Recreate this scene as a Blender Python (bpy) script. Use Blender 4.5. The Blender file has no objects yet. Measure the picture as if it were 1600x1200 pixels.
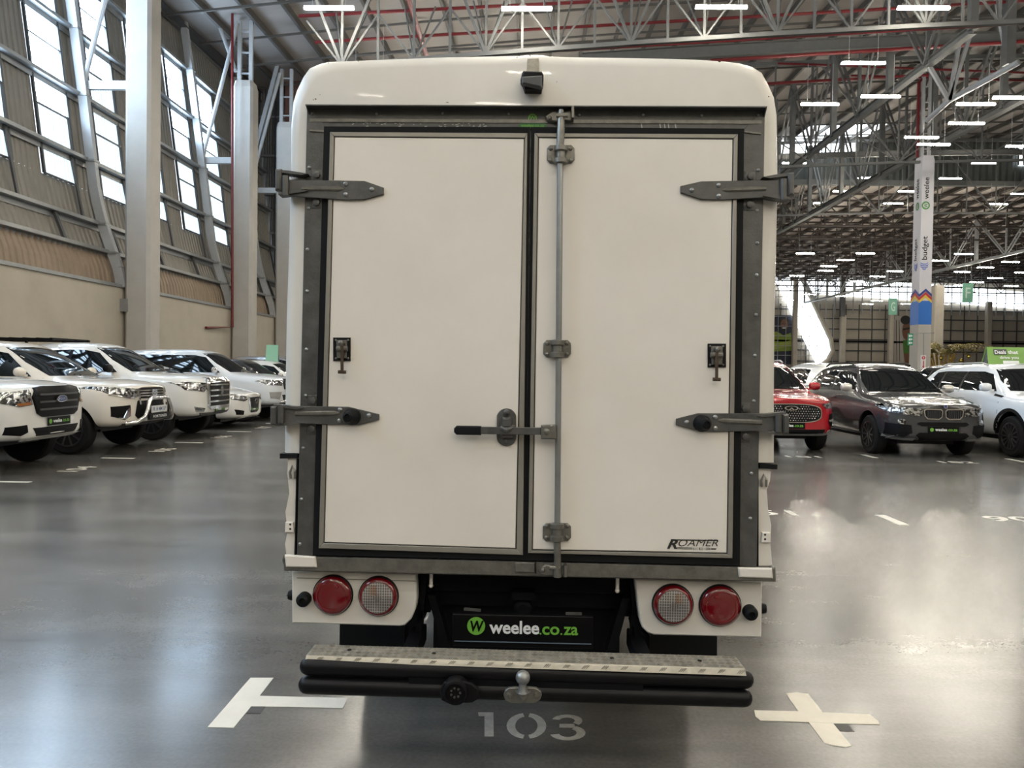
import bpy, bmesh, math, random
from math import sin, cos, pi, radians, sqrt, atan2
from mathutils import Vector, Matrix, Euler
from mathutils.bvhtree import BVHTree
random.seed(7)
S = bpy.context.scene
C = S.collection

# ---------------------------------------------------------------- camera, world, exposure
CAM_H = 1.5
F = 1200.0
cam = bpy.data.cameras.new('camera'); camo = bpy.data.objects.new('camera', cam); C.objects.link(camo)
cam.sensor_width = 36; cam.lens = 27; cam.clip_end = 400; cam.clip_start = .05
RM = Matrix.Rotation(radians(1.34), 3, 'Z') @ Matrix.Rotation(radians(90 - 1.21), 3, 'X') @ Matrix.Rotation(radians(0.82), 3, 'Z')
camo.matrix_world = Matrix.Translation((0, 0, CAM_H)) @ RM.to_4x4()
S.camera = camo
W = bpy.data.worlds.new('world'); S.world = W; W.use_nodes = True
W.node_tree.nodes['Background'].inputs[0].default_value = (.78, .88, 1, 1)
W.node_tree.nodes['Background'].inputs[1].default_value = 1.5
S.view_settings.view_transform = 'Standard'; S.view_settings.look = 'None'
S.view_settings.gamma = 1; S.view_settings.use_curve_mapping = False
S.view_settings.exposure = 0.80
LAMP = 110.0        # brightness of the ceiling tubes
WIN = 15.0          # brightness of the translucent window sheets
S.cycles.use_denoising = True
S.cycles.max_bounces = 7; S.cycles.diffuse_bounces = 4; S.cycles.glossy_bounces = 4
S.cycles.transparent_max_bounces = 8
S.cycles.sample_clamp_indirect = 6

O = Vector((0, 0, CAM_H))
def ray(px, py):
    return RM @ Vector(((px - 800) / F, -(py - 600) / F, -1))
def at_y(px, py, Y):
    d = ray(px, py); return O + d * (Y / d.y)
def at_z(px, py, z=0.0):
    d = ray(px, py); return O + d * ((z - CAM_H) / d.z)
def at_x(px, py, X):
    d = ray(px, py); return O + d * (X / d.x)

# ---------------------------------------------------------------- materials
def nn(nt, t, **k):
    n = nt.nodes.new(t)
    for a, b in k.items(): setattr(n, a, b)
    return n
MATS = {}
def mat(name, col, rough=.5, metal=0., var=.0, vscale=4., bump=0., bscale=60., coat=0., emit=0., rvar=0., stretch=None, trans=0., col2=None, alpha=1., spec=.5):
    if name in MATS: return MATS[name]
    m = bpy.data.materials.new(name); m.use_nodes = True; nt = m.node_tree
    b = nt.nodes['Principled BSDF']
    b.inputs['Base Color'].default_value = (*col, 1)
    b.inputs['Roughness'].default_value = rough
    b.inputs['Metallic'].default_value = metal
    b.inputs['Coat Weight'].default_value = coat; b.inputs['Coat Roughness'].default_value = .04
    b.inputs['Transmission Weight'].default_value = trans
    b.inputs['Alpha'].default_value = alpha
    b.inputs['Specular IOR Level'].default_value = spec
    if emit:
        b.inputs['Emission Color'].default_value = (*col, 1); b.inputs['Emission Strength'].default_value = emit
    tc = nn(nt, 'ShaderNodeTexCoord'); mp = nn(nt, 'ShaderNodeMapping')
    nt.links.new(tc.outputs['Object'], mp.inputs[0])
    if stretch: mp.inputs['Scale'].default_value = stretch
    if var or col2 or rvar:
        n = nn(nt, 'ShaderNodeTexNoise'); n.inputs['Scale'].default_value = vscale; n.inputs['Detail'].default_value = 5
        n.inputs['Roughness'].default_value = .62
        nt.links.new(mp.outputs[0], n.inputs['Vector'])
        if var or col2:
            r = nn(nt, 'ShaderNodeValToRGB'); nt.links.new(n.outputs[0], r.inputs[0])
            r.color_ramp.elements[0].position = .47 if name == 'headlamp glass' else .32; r.color_ramp.elements[1].position = .53 if name == 'headlamp glass' else .68
            c2 = col2 or tuple(c * (1 - var) for c in col)
            r.color_ramp.elements[0].color = (*c2, 1); r.color_ramp.elements[1].color = (*col, 1)
            nt.links.new(r.outputs[0], b.inputs['Base Color'])
        if rvar:
            mr = nn(nt, 'ShaderNodeMapRange'); mr.inputs[1].default_value = .3; mr.inputs[2].default_value = .7
            mr.inputs[3].default_value = rough - rvar; mr.inputs[4].default_value = rough + rvar
            nt.links.new(n.outputs[0], mr.inputs[0]); nt.links.new(mr.outputs[0], b.inputs['Roughness'])
    if bump:
        n2 = nn(nt, 'ShaderNodeTexNoise'); n2.inputs['Scale'].default_value = bscale; n2.inputs['Detail'].default_value = 4
        nt.links.new(mp.outputs[0], n2.inputs['Vector'])
        bp = nn(nt, 'ShaderNodeBump'); bp.inputs['Strength'].default_value = bump; bp.inputs['Distance'].default_value = .01
        nt.links.new(n2.outputs[0], bp.inputs['Height']); nt.links.new(bp.outputs[0], b.inputs['Normal'])
    MATS[name] = m
    return m

def ribbed_sheet():
    m = bpy.data.materials.new('ribbed blue translucent sheet'); m.use_nodes = True; nt = m.node_tree; b = nt.nodes['Principled BSDF']
    tc = nn(nt, 'ShaderNodeTexCoord'); w = nn(nt, 'ShaderNodeTexWave', bands_direction='Y'); w.inputs['Scale'].default_value = 1.9; w.inputs['Distortion'].default_value = 0
    nt.links.new(tc.outputs['Object'], w.inputs[0]); r = nn(nt, 'ShaderNodeMapRange'); r.inputs[3].default_value = .5; r.inputs[4].default_value = 1.0
    nt.links.new(w.outputs[1], r.inputs[0]); nt.links.new(r.outputs[0], b.inputs['Emission Strength'])
    b.inputs['Emission Color'].default_value = (.66, .82, .95, 1); b.inputs['Base Color'].default_value = (.5, .6, .65, 1)
    return m
def floor_material():
    m = bpy.data.materials.new('polished concrete'); m.use_nodes = True; nt = m.node_tree; L = nt.links.new
    b = nt.nodes['Principled BSDF']
    tc = nn(nt, 'ShaderNodeTexCoord')
    mp = nn(nt, 'ShaderNodeMapping'); mp.inputs['Scale'].default_value = (.35, 1.1, 1); mp.inputs['Rotation'].default_value = (0, 0, .15)
    L(tc.outputs['Object'], mp.inputs[0])
    n1 = nn(nt, 'ShaderNodeTexNoise'); n1.inputs['Scale'].default_value = 1.1; n1.inputs['Detail'].default_value = 4; n1.inputs['Roughness'].default_value = .5; n1.inputs['Distortion'].default_value = .3
    L(mp.outputs[0], n1.inputs['Vector'])
    n2 = nn(nt, 'ShaderNodeTexNoise'); n2.inputs['Scale'].default_value = 4; n2.inputs['Detail'].default_value = 4; n2.inputs['Roughness'].default_value = .5
    L(tc.outputs['Object'], n2.inputs['Vector'])
    mx = nn(nt, 'ShaderNodeMath', operation='MULTIPLY_ADD'); mx.inputs[1].default_value = .35
    L(n2.outputs[0], mx.inputs[0]); 
    s = nn(nt, 'ShaderNodeMath', operation='MULTIPLY'); s.inputs[1].default_value = .65; L(n1.outputs[0], s.inputs[0]); L(s.outputs[0], mx.inputs[2])
    r = nn(nt, 'ShaderNodeValToRGB'); L(mx.outputs[0], r.inputs[0])
    e = r.color_ramp.elements; e[0].position = .25; e[0].color = (.062, .060, .056, 1); e[1].position = .75; e[1].color = (.118, .114, .106, 1)
    k = e.new(.5); k.color = (.088, .085, .079, 1)
    # fine speckle and a few darker patches worn into the slab
    vo = nn(nt, 'ShaderNodeTexNoise'); vo.inputs['Scale'].default_value = 60; vo.inputs['Detail'].default_value = 3; L(tc.outputs['Object'], vo.inputs['Vector'])
    mr = nn(nt, 'ShaderNodeMapRange'); mr.inputs[1].default_value = .3; mr.inputs[2].default_value = .7; mr.inputs[3].default_value = .88; mr.inputs[4].default_value = 1.1
    L(vo.outputs[0], mr.inputs[0])
    mix = nn(nt, 'ShaderNodeMix', data_type='RGBA', blend_type='MULTIPLY'); mix.inputs[0].default_value = 1
    L(r.outputs[0], mix.inputs[6]); L(mr.outputs[0], mix.inputs[7])
    mp3 = nn(nt, 'ShaderNodeMapping'); mp3.inputs['Scale'].default_value = (.12, .9, 1); mp3.inputs['Rotation'].default_value = (0, 0, -.05); L(tc.outputs['Object'], mp3.inputs[0])
    n3 = nn(nt, 'ShaderNodeTexNoise'); n3.inputs['Scale'].default_value = 1.6; n3.inputs['Detail'].default_value = 6; n3.inputs['Roughness'].default_value = .6; L(mp3.outputs[0], n3.inputs['Vector'])
    m3 = nn(nt, 'ShaderNodeMapRange'); m3.inputs[1].default_value = .3; m3.inputs[2].default_value = .7; m3.inputs[3].default_value = .80; m3.inputs[4].default_value = 1.5; L(n3.outputs[0], m3.inputs[0])
    mx3 = nn(nt, 'ShaderNodeMix', data_type='RGBA', blend_type='MULTIPLY'); mx3.inputs[0].default_value = 1
    L(mix.outputs[2], mx3.inputs[6]); L(m3.outputs[0], mx3.inputs[7]); L(mx3.outputs[2], b.inputs['Base Color'])
    rr = nn(nt, 'ShaderNodeMapRange'); rr.inputs[1].default_value = .3; rr.inputs[2].default_value = .7; rr.inputs[3].default_value = .18; rr.inputs[4].default_value = .26
    L(mx.outputs[0], rr.inputs[0]); L(rr.outputs[0], b.inputs['Roughness'])
    b.inputs['Specular IOR Level'].default_value = .62
    return m

M_FLOOR = floor_material()
WHITE_P = mat('white truck paint', (.64, .615, .57), .42, var=.10, vscale=2.2, coat=.15, bump=.02, bscale=9)
DOOR_P = mat('white door panel', (.715, .68, .635), .38, vscale=2.4, coat=.2, col2=(.66, .625, .575))
STEEL = mat('dull galvanised steel', (.105, .105, .102), .42, .45, var=.35, vscale=16, rvar=.1, bump=.1, bscale=120)
STEEL_L = mat('worn zinc steel', (.20, .195, .175), .36, .6, var=.35, vscale=30, bump=.08, bscale=150)
ROD = mat('zinc lock rod', (.30, .31, .31), .34, .7, var=.2, vscale=14)
ALU = mat('anodised door trim', (.27, .255, .225), .42, .4, var=.15, vscale=9)
RUBBER = mat('black rubber', (.006, .007, .008), .6, bump=.06, spec=.15)
BLACK = mat('black paint', (.005, .005, .006), .5, var=.2, spec=.2)
CHASSIS = mat('black chassis paint', (.004, .0045, .006), .6, var=.4, vscale=12, spec=.12)
TYRE = mat('tyre rubber', (.009, .009, .009), .8, bump=.3, bscale=80, spec=.2)
BTUBE = mat('black bumper tube', (.004, .004, .005), .38, bump=.03, spec=.2)
TREAD = mat('worn tread plate', (.40, .375, .32), .42, .5, var=.4, vscale=22)
LINE = mat('black line', (.012, .012, .012), .5)
RED_L = mat('red lens', (.13, .002, .005), .12, coat=1, bump=.12, bscale=70)
RED_D = mat('dark red lens', (.16, .003, .006), .2, coat=.8)
CLEAR = mat('clear lens', (.16, .145, .135), .15, .4, coat=1)
LRIB = mat('bright lens rib', (.75, .72, .70), .12, .6, coat=1)
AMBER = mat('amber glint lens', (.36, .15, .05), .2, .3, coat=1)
TAPE = mat('white floor tape', (.70, .67, .60), .45, var=.10, vscale=9, bump=.05)
PAINTW = mat('worn white stencil paint', (.42, .40, .36), .5, var=.35, vscale=22)
PAINTL = mat('white line paint', (.62, .60, .55), .4, var=.2, vscale=9)
GREEN = mat('logo green', (.14, .40, .045), .45)
GREENP = mat('plate letter green', (.13, .36, .04), .5)
PLW = mat('plate letter white', (.66, .68, .69), .5)
PLATE = mat('black plate', (.003, .003, .0035), .4, spec=.15)
LAMP_M = mat('lamp tube', (1, .93, .79), .5, emit=LAMP)
WINM = mat('translucent window sheet', (.60, .79, 1.0), .5, emit=WIN)
WINF = mat('far daylight glazing', (.86, .94, 1.0), .5, emit=2.6)
WINB = ribbed_sheet()
CONC = mat('precast concrete', (.44, .40, .335), .8, vscale=.9, bump=.12, bscale=14, col2=(.38, .345, .29))
PILLAR = mat('pillar concrete', (.42, .405, .38), .75, var=.12, vscale=1.2, bump=.08, bscale=20)
CLAD = mat('grey wall sheeting', (.21, .198, .175), .5, .1, var=.15, vscale=1.5)
CLADB = mat('brown lower sheeting', (.25, .19, .135), .6, .05, var=.2, vscale=2)
CLADD = mat('dark end wall sheeting', (.14, .145, .15), .6, .1, var=.2)
GIRT = mat('galvanised girt', (.27, .28, .285), .42, .4, var=.15)
RIB = mat('grey painted rib', (.38, .39, .40), .5, .1, var=.1)
TRUSS = mat('grey roof steel', (.11, .112, .11), .6, .1, var=.15)
PURL = mat('dark purlin steel', (.075, .07, .064), .55, .2)
PURLB = mat('brown purlin steel', (.038, .027, .022), .6, .1)
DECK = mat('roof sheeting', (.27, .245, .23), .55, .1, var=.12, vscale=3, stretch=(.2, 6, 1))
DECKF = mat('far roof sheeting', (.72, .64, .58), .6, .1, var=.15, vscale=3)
REDPIPE = mat('red sprinkler pipe', (.13, .008, .011), .45, var=.1)
BRICK = mat('red brown wall', (.13, .062, .048), .8, var=.15)
FARW = mat('far wall sheeting', (.36, .32, .265), .65, var=.12, vscale=.4)
BULK = mat('dark green grey bulkhead', (.058, .066, .063), .6, var=.15)
GLASS = mat('dark car glass', (.004, .006, .007), .03, spec=.45)
CHROME = mat('chrome', (.75, .74, .72), .12, 1.)
HEADL = mat('headlamp glass', (.62, .63, .63), .08, .8, coat=1, vscale=22, bump=.8, bscale=20, col2=(.02,.02,.022))
PLAST = mat('black bumper plastic', (.004, .004, .005), .5, spec=.15)
DGREY = mat('dark grey satin', (.05, .052, .055), .45)
W_CAR = mat('white car paint', (.66, .655, .635), .28, coat=1)
W_CAR2 = mat('pearl white car paint', (.66, .62, .56), .28, coat=1)
W_CAR3 = mat('cool white car paint', (.62, .65, .69), .28, coat=1)
RED_C = mat('red car paint', (.33, .005, .013), .25, .1, coat=1)
GREY_C = mat('metallic grey car paint', (.05, .052, .056), .22, .4, coat=1)
DARK_C = mat('dark car paint', (.02, .022, .025), .25, .2, coat=1)
SILV_C = mat('silver car paint', (.42, .43, .45), .28, .6, coat=1)

# ---------------------------------------------------------------- mesh helpers
def V(*a): return Vector(a)
class MB:
    def __init__(s): s.v = []; s.f = []
    def add(s, vs, fs):
        o = len(s.v); s.v += [Vector(v) for v in vs]; s.f += [tuple(i + o for i in f) for f in fs]; return s
    def box(s, a, b):
        x0, y0, z0 = a; x1, y1, z1 = b
        return s.hexa([(x0,y0,z0),(x1,y0,z0),(x1,y1,z0),(x0,y1,z0),(x0,y0,z1),(x1,y0,z1),(x1,y1,z1),(x0,y1,z1)])
    def hexa(s, p):
        return s.add(p, [(3,2,1,0),(4,5,6,7),(0,1,5,4),(1,2,6,5),(2,3,7,6),(3,0,4,7)])
    def prism(s, pts, d, inset=0.0, taper=0.0):
        """pts: planar loop; extruded by vector d; optional bevelled rim at the d end"""
        pts = [Vector(p) for p in pts]; d = Vector(d); n = len(pts); c = sum(pts, Vector()) / n
        if inset:
            k = []
            for i in range(n):
                a = (pts[i] - pts[i-1]).normalized(); b = (pts[(i+1) % n] - pts[i]).normalized()
                bis = (b - a)
                if bis.length < 1e-4: bis = (c - pts[i]).normalized(); q = pts[i] + d.normalized().cross(a).normalized() * inset * (1 if d.normalized().cross(a).dot(c - pts[i]) > 0 else -1)
                else:
                    na = d.normalized().cross(a).normalized(); nb = d.normalized().cross(b).normalized()
                    if na.dot(c - pts[i]) < 0 and nb.dot(c - pts[i]) < 0: na = -na; nb = -nb
                    m = (na + nb); q = pts[i] + m * (inset / max(.3, 1 + na.dot(nb)))
                k.append(q)
            vs = pts + [p + d * (1 - min(.9, inset / d.length)) for p in pts] + [q + d for q in k]
            fs = [tuple(range(n))[::-1]] + [tuple(2 * n + i for i in range(n))]
            for r in (0, 1):
                fs += [(r*n+i, r*n+(i+1) % n, (r+1)*n+(i+1) % n, (r+1)*n+i) for i in range(n)]
        else:
            vs = pts + [p + d for p in pts]
            fs = [tuple(range(n))[::-1], tuple(n + i for i in range(n))] + [(i, (i+1) % n, n+(i+1) % n, n+i) for i in range(n)]
        return s.add(vs, fs)
    def frame_prism(s, outer, inner, d):
        n = len(outer); outer = [Vector(p) for p in outer]; inner = [Vector(p) for p in inner]; d = Vector(d)
        vs = outer + inner + [p + d for p in outer] + [p + d for p in inner]
        fs = []
        for i in range(n):
            j = (i + 1) % n
            fs += [(i, j, n+j, n+i), (2*n+i, 3*n+i, 3*n+j, 2*n+j), (i, 2*n+i, 2*n+j, j), (n+i, n+j, 3*n+j, 3*n+i)]
        return s.add(vs, fs)
    def tube(s, path, r, n=8, cap=True):
        path = [Vector(p) for p in path]; rings = []; m = len(path)
        rr = r if isinstance(r, (list, tuple)) else [r] * m
        up = None
        for i, p in enumerate(path):
            t = (path[min(i+1, m-1)] - path[max(i-1, 0)]).normalized()
            if up is None: up = Vector((0,0,1)) if abs(t.z) < .9 else Vector((1,0,0))
            a = t.cross(up).normalized(); b = a.cross(t).normalized(); up = b
            rings.append([p + (a * cos(2*pi*(k+.5)/n) + b * sin(2*pi*(k+.5)/n)) * rr[i] for k in range(n)])
        vs = [v for rg in rings for v in rg]; fs = []
        for i in range(m-1):
            fs += [(i*n+k, i*n+(k+1) % n, (i+1)*n+(k+1) % n, (i+1)*n+k) for k in range(n)]
        if cap: fs += [tuple(range(n))[::-1], tuple((m-1)*n+k for k in range(n))]
        return s.add(vs, fs)
    def lathe(s, c, axis, prof, n=24):
        """prof: list of (radius, distance along axis)"""
        c = Vector(c); t = Vector(axis).normalized(); up = Vector((0,0,1)) if abs(t.z) < .9 else Vector((1,0,0))
        a = t.cross(up).normalized(); b = a.cross(t).normalized()
        vs = []; fs = []
        for (r, h) in prof:
            vs += [c + t*h + (a*cos(2*pi*k/n) + b*sin(2*pi*k/n)) * max(r, 1e-4) for k in range(n)]
        for i in range(len(prof)-1):
            fs += [(i*n+k, i*n+(k+1) % n, (i+1)*n+(k+1) % n, (i+1)*n+k) for k in range(n)]
        fs += [tuple(range(n))[::-1], tuple((len(prof)-1)*n+k for k in range(n))]
        return s.add(vs, fs)
    def sphere(s, c, r, n=12):
        return s.lathe(c, (0,0,1), [(r*cos(t), r*sin(t)) for t in [(-.49+.98*i/n)*pi for i in range(n+1)]], 16)
    def beam(s, a, b, w, h=None, up=(0,0,1)):
        """rectangular bar from a to b"""
        a = Vector(a); b = Vector(b); h = h or w; t = (b-a).normalized(); u = Vector(up)
        if abs(t.dot(u)) > .95: u = Vector((1,0,0))
        x = t.cross(u).normalized() * w/2; y = x.cross(t).normalized() * h/2
        return s.hexa([a-x-y, a+x-y, b+x-y, b-x-y, a-x+y, a+x+y, b+x+y, b-x+y])
    def ibeam(s, a, b, w, h, t=.02):
        a = Vector(a); b = Vector(b); d = (b-a).normalized(); u = Vector((0,0,1)); x = d.cross(u).normalized(); y = x.cross(d).normalized()
        for k in (-1, 1): s.beam(a + y*k*(h-t)/2, b + y*k*(h-t)/2, w, t)
        return s.beam(a, b, t, h - 2*t)
    def build(s, name, m, parent=None, smooth=35, bevel=0, **kw):
        me = bpy.data.meshes.new(name)
        org = parent_origin(parent)
        me.from_pydata([tuple(v - org) for v in s.v], [], s.f)
        bm = bmesh.new(); bm.from_mesh(me); bmesh.ops.recalc_face_normals(bm, faces=bm.faces)
        if bevel: bmesh.ops.bevel(bm, geom=[e for e in bm.edges if len(e.link_faces) == 2 and e.calc_face_angle(0) > .6], offset=bevel, segments=2, affect='EDGES', clamp_overlap=True)
        bm.to_mesh(me); bm.free()
        me.materials.append(m)
        if smooth:
            me.shade_smooth()
            try: me.set_sharp_from_angle(angle=radians(smooth))
            except Exception: pass
        return link(name, me, parent, **kw)
ORG = {}
def parent_origin(p):
    return ORG.get(p.name, Vector()) if p is not None else Vector()
def link(name, me, parent=None, label=None, cat=None, group=None, kind=None, loc=None):
    o = bpy.data.objects.new(name, me); C.objects.link(o)
    if parent is not None: o.parent = parent; ORG[o.name] = parent_origin(parent)
    tag(o, label, cat, group, kind)
    if loc is not None: o.location = loc
    return o
def tag(o, label=None, cat=None, group=None, kind=None):
    if label: o['label'] = label
    if cat: o['category'] = cat
    if group: o['group'] = group
    if kind: o['kind'] = kind
    return o
def empty(name, loc, label=None, cat=None, group=None, kind=None, local=False):
    o = bpy.data.objects.new(name, None); C.objects.link(o); o.location = loc; o.empty_display_size = .2
    ORG[o.name] = Vector() if local else Vector(loc)     # children of a 'local' empty are modelled in its own frame
    return tag(o, label, cat, group, kind)
def child_copy(src, parent, loc=None, name=None):
    o = src.copy(); C.objects.link(o); o.parent = parent
    if loc is not None: o.location = loc
    return o
def text_geo(body, size=1, bold=0.0, shear=0, spacing=1.0):
    cu = bpy.data.curves.new('t', 'FONT'); cu.body = body; cu.size = size; cu.offset = bold; cu.shear = shear
    cu.space_character = spacing; cu.resolution_u = 3; cu.fill_mode = 'FRONT'
    o = bpy.data.objects.new('t', cu); C.objects.link(o); dg = bpy.context.evaluated_depsgraph_get(); dg.update()
    me = bpy.data.meshes.new_from_object(o.evaluated_get(dg))
    vs = [v.co.copy() for v in me.vertices]; fs = [tuple(p.vertices) for p in me.polygons]
    C.objects.unlink(o); bpy.data.objects.remove(o); bpy.data.curves.remove(cu); bpy.data.meshes.remove(me)
    return vs, fs
def text_on(mb, body, p0, p1, up, h=None, bold=.0, shear=0, out=0.001, rise=None):
    """flat lettering whose ink runs from p0 to p1 (baseline) with ink height h along up"""
    p0 = Vector(p0); p1 = Vector(p1); vs, fs = text_geo(body, 1, bold, shear)
    x0 = min(v.x for v in vs); x1 = max(v.x for v in vs); y0 = min(v.y for v in vs); y1 = max(v.y for v in vs)
    ex = (p1 - p0); eu = Vector(up).normalized() * (h or ex.length * (y1 - y0) / (x1 - x0)); n = ex.cross(eu).normalized() * out
    mb.add([p0 + ex * ((v.x - x0) / (x1 - x0)) + eu * ((v.y - y0) / (y1 - y0)) + n for v in vs], fs)
    return mb
def circ(c, ex, ey, r, n=20, r2=None):
    c = Vector(c); ex = Vector(ex); ey = Vector(ey)
    return [c + ex * (r * cos(2*pi*k/n)) + ey * ((r2 or r) * sin(2*pi*k/n)) for k in range(n)]

# ================================================================ THE HALL
XL, XR, YN, YB, YF = -12.95, 80.0, -25.0, 62.0, 120.0
def deck_z(x, y): return 18.9 - .00107 * (x - 37) ** 2 + .04 * max(0, y - 30)
def far_z(x, y): return 16.6 - .012 * (y - YB)

fl = MB(); fl.add([(XL-3, YN, 0), (XR, YN, 0), (XR, YF+1, 0), (XL-3, YF+1, 0)], [(0,1,2,3)])
fl.build('floor', M_FLOOR, kind='structure', smooth=0)

# --- left wall: concrete upstand, sloping sheeting, ribs, girts, windows
wl = MB()
wl.box((XL-.25, YN, -.05), (XL, 42, 3.85))
wall_left = wl.build('wall_left', CONC, kind='structure', smooth=0)
PROF = [(-12.97,3.85),(-13.06,4.4),(-13.32,5.1),(-13.58,5.85),(-13.84,6.9),(-14.25,10.2),(-14.78,14.1),(-15.2,17.1),(-15.35,18.2)]
def prof_x(z):
    for (a, za), (b, zb) in zip(PROF, PROF[1:]):
        if za <= z <= zb: return a + (b - a) * (z - za) / (zb - za)
    return PROF[-1][0]
WINS = [1 + 3.0 * k for k in range(-6, 12)]   # first edge of each window along y
WZ0, WZ1 = 6.95, 14.1
def corr(mb, y0, y1, zs, off=.38, pitch=.25, amp=.035):
    n = max(1, round((y1 - y0) / pitch)); rows = []
    ys = []
    for i in range(n):
        a = y0 + (y1 - y0) * i / n; w = (y1 - y0) / n
        ys += [(a, 0), (a + w*.35, 0), (a + w*.5, 1), (a + w*.85, 1)]
    ys.append((y1, 0))
    vs = []; fs = []
    for z in zs:
        for y, k in ys: vs.append((prof_x(z) - off + k * amp, y, z))
    m = len(ys)
    for j in range(len(zs)-1):
        for i in range(m-1): fs.append((j*m+i, j*m+i+1, (j+1)*m+i+1, (j+1)*m+i))
    mb.add(vs, fs)
low = MB(); corr(low, YN, 42, [3.85, 4.4, 5.0], off=.30); low.build('brown_sheeting', CLADB, wall_left, smooth=0)
sh = MB(); corr(sh, YN, 42, [5.0, 5.85, 6.4, WZ0]); corr(sh, YN, 42, [WZ1, 15.5, 17.1])
prev = YN
for y in WINS:
    corr(sh, prev, y, [WZ0, 8.5, 10.2, 12.2, WZ1]); prev = y + 1.6
corr(sh, prev, 42, [WZ0, 8.5, 10.2, 12.2, WZ1])
sh.build('wall_sheeting', CLAD, wall_left, smooth=0)
flash = MB(); flash.beam((XL-.12, YN, 3.9), (XL-.12, 42, 3.9), .35, .1); flash.build('wall_capping', GIRT, wall_left)
for z in (4.95, 5.85, 7.85, 9.9, 12.0, 14.1, 16.0):
    g = MB(); x = prof_x(z) - .17
    g.beam((x, YN, z), (x, 42, z), .22, .05); g.beam((x-.1, YN, z-.09), (x-.1, 42, z-.09), .03, .2); g.beam((x+.1, YN, z+.03), (x+.1, 42, z+.03), .03, .1)
    g.build('girt', GIRT, wall_left)
# posts between the two lowest girts
for y in [7.5 + 3*k for k in range(-4, 12)]:
    p = MB(); p.beam((prof_x(4.95)-.16, y-.6, 4.95), (prof_x(5.85)-.2, y-.6, 5.85), .08, .12, (0,1,0))
    p.beam((prof_x(5.85)-.22, y+.9, 5.85), (prof_x(7.85)-.24, y+.9, 7.85), .06, .1, (0,1,0)); p.build('post', DGREY, wall_left)
RIBY = [-11.2, -2.4, 6.4, 15.2, 24.0, 32.8, 38.4]
for y in RIBY:
    r = MB()
    pts = []
    for i in range(25):
        z = 3.85 + (18.0 - 3.85) * (i / 24) ** 1.5; pts.append((prof_x(z), z))
    for (xa, za), (xb, zb) in zip(pts, pts[1:]):
        r.beam((xa, y+.1, za), (xb, y+.1, zb), .2, .28, (1, 0, 0))
    r.build('curved_rib', RIB, wall_left, smooth=50)
    for z in (4.95, 5.85, 7.85, 9.9, 12.0, 14.1):
        b = MB(); b.box((prof_x(z)-.3, y-.05, z-.04), (prof_x(z)+.16, y+.3, z+.03)); b.build('rib_bracket', GIRT, wall_left)
for k, y in enumerate(WINS):
    if y < -8 : continue
    w = empty('window_%d' % (k+1), (prof_x(7)-.3, y, 7), kind='structure')
    f = MB()
    for yy in (y, y+1.6): f.beam((prof_x(WZ0)-.28, yy, WZ0), (prof_x(WZ1)-.28, yy, WZ1), .07, .08, (0,1,0))
    n = 7
    for i in range(n+1):
        z = WZ0 + (WZ1-WZ0)*i/n; f.beam((prof_x(z)-.28, y, z), (prof_x(z)-.28, y+1.6, z), .06, .045)
    f.build('window_frame', DGREY, w)
    for i in range(n):
        za = WZ0 + (WZ1-WZ0)*i/n + .02; zb = WZ0 + (WZ1-WZ0)*(i+1)/n - .02
        p = MB(); m = 12; vs = []
        for z in (za, zb):
            for j in range(m+1): vs.append((prof_x(z)-.34 + (.012 if j % 2 else 0), y + 1.6*j/m, z))
        p.add(vs, [(j, j+1, m+2+j, m+1+j) for j in range(m)]); p.build('pane', WINB if i < (2 if y < 23 else 4) else WINM, w, smooth=0)

# end wall and brick-coloured return at the far left corner
ew = MB(); n = 60; vs = []
for z in (0, 19):
    for j in range(n*2+1): vs.append((-15.9 + (j//2 + (j % 2)*.5) * (8/60.), 42.05 + (.05 if (j//1) % 2 else 0), z))
m = n*2+1; ew.add(vs, [(j, j+1, m+j+1, m+j) for j in range(m-1)])
end_wall = ew.build('wall_back_left', CLADD, kind='structure', smooth=0)
for z in (2.5, 4.5, 6.6, 8.7, 10.8, 12.9, 15, 17):
    g = MB(); g.beam((-15.9, 41.95, z), (-9, 41.95, z), .12, .1); g.build('girt', GIRT, end_wall)
for x in (-15, -14.1, -13.1):
    g = MB(); g.beam((x, 41.9, 0), (x, 41.9, 18), .06, .06); g.build('post', DGREY, end_wall)
bw = MB(); bw.box((-13.35, 41.2, 14.0), (-10.6, 41.9, 18.2)); bw.build('brick_panel', BRICK, end_wall)
g = MB()
for i in range(34): g.box((-13.62, 41.75, 3.5 + i*.34), (-13.40, 41.9, 3.6 + i*.34))
g.build('ladder_rungs', GIRT, end_wall, kind='stuff')
wr = MB(); wr.box((XR, YN, 0), (XR+.2, YF, 20)); wr.build('wall_right', FARW, kind='structure')
wn = MB(); wn.box((XL-3, YN-.2, 0), (XR, YN, 20)); wn.build('wall_behind', FARW, kind='structure')
wi = MB(); wi.box((-8.2, 42.05, 0), (-8, YF, 20)); wi.build('wall_inner_left', CLADD, kind='structure')

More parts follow.
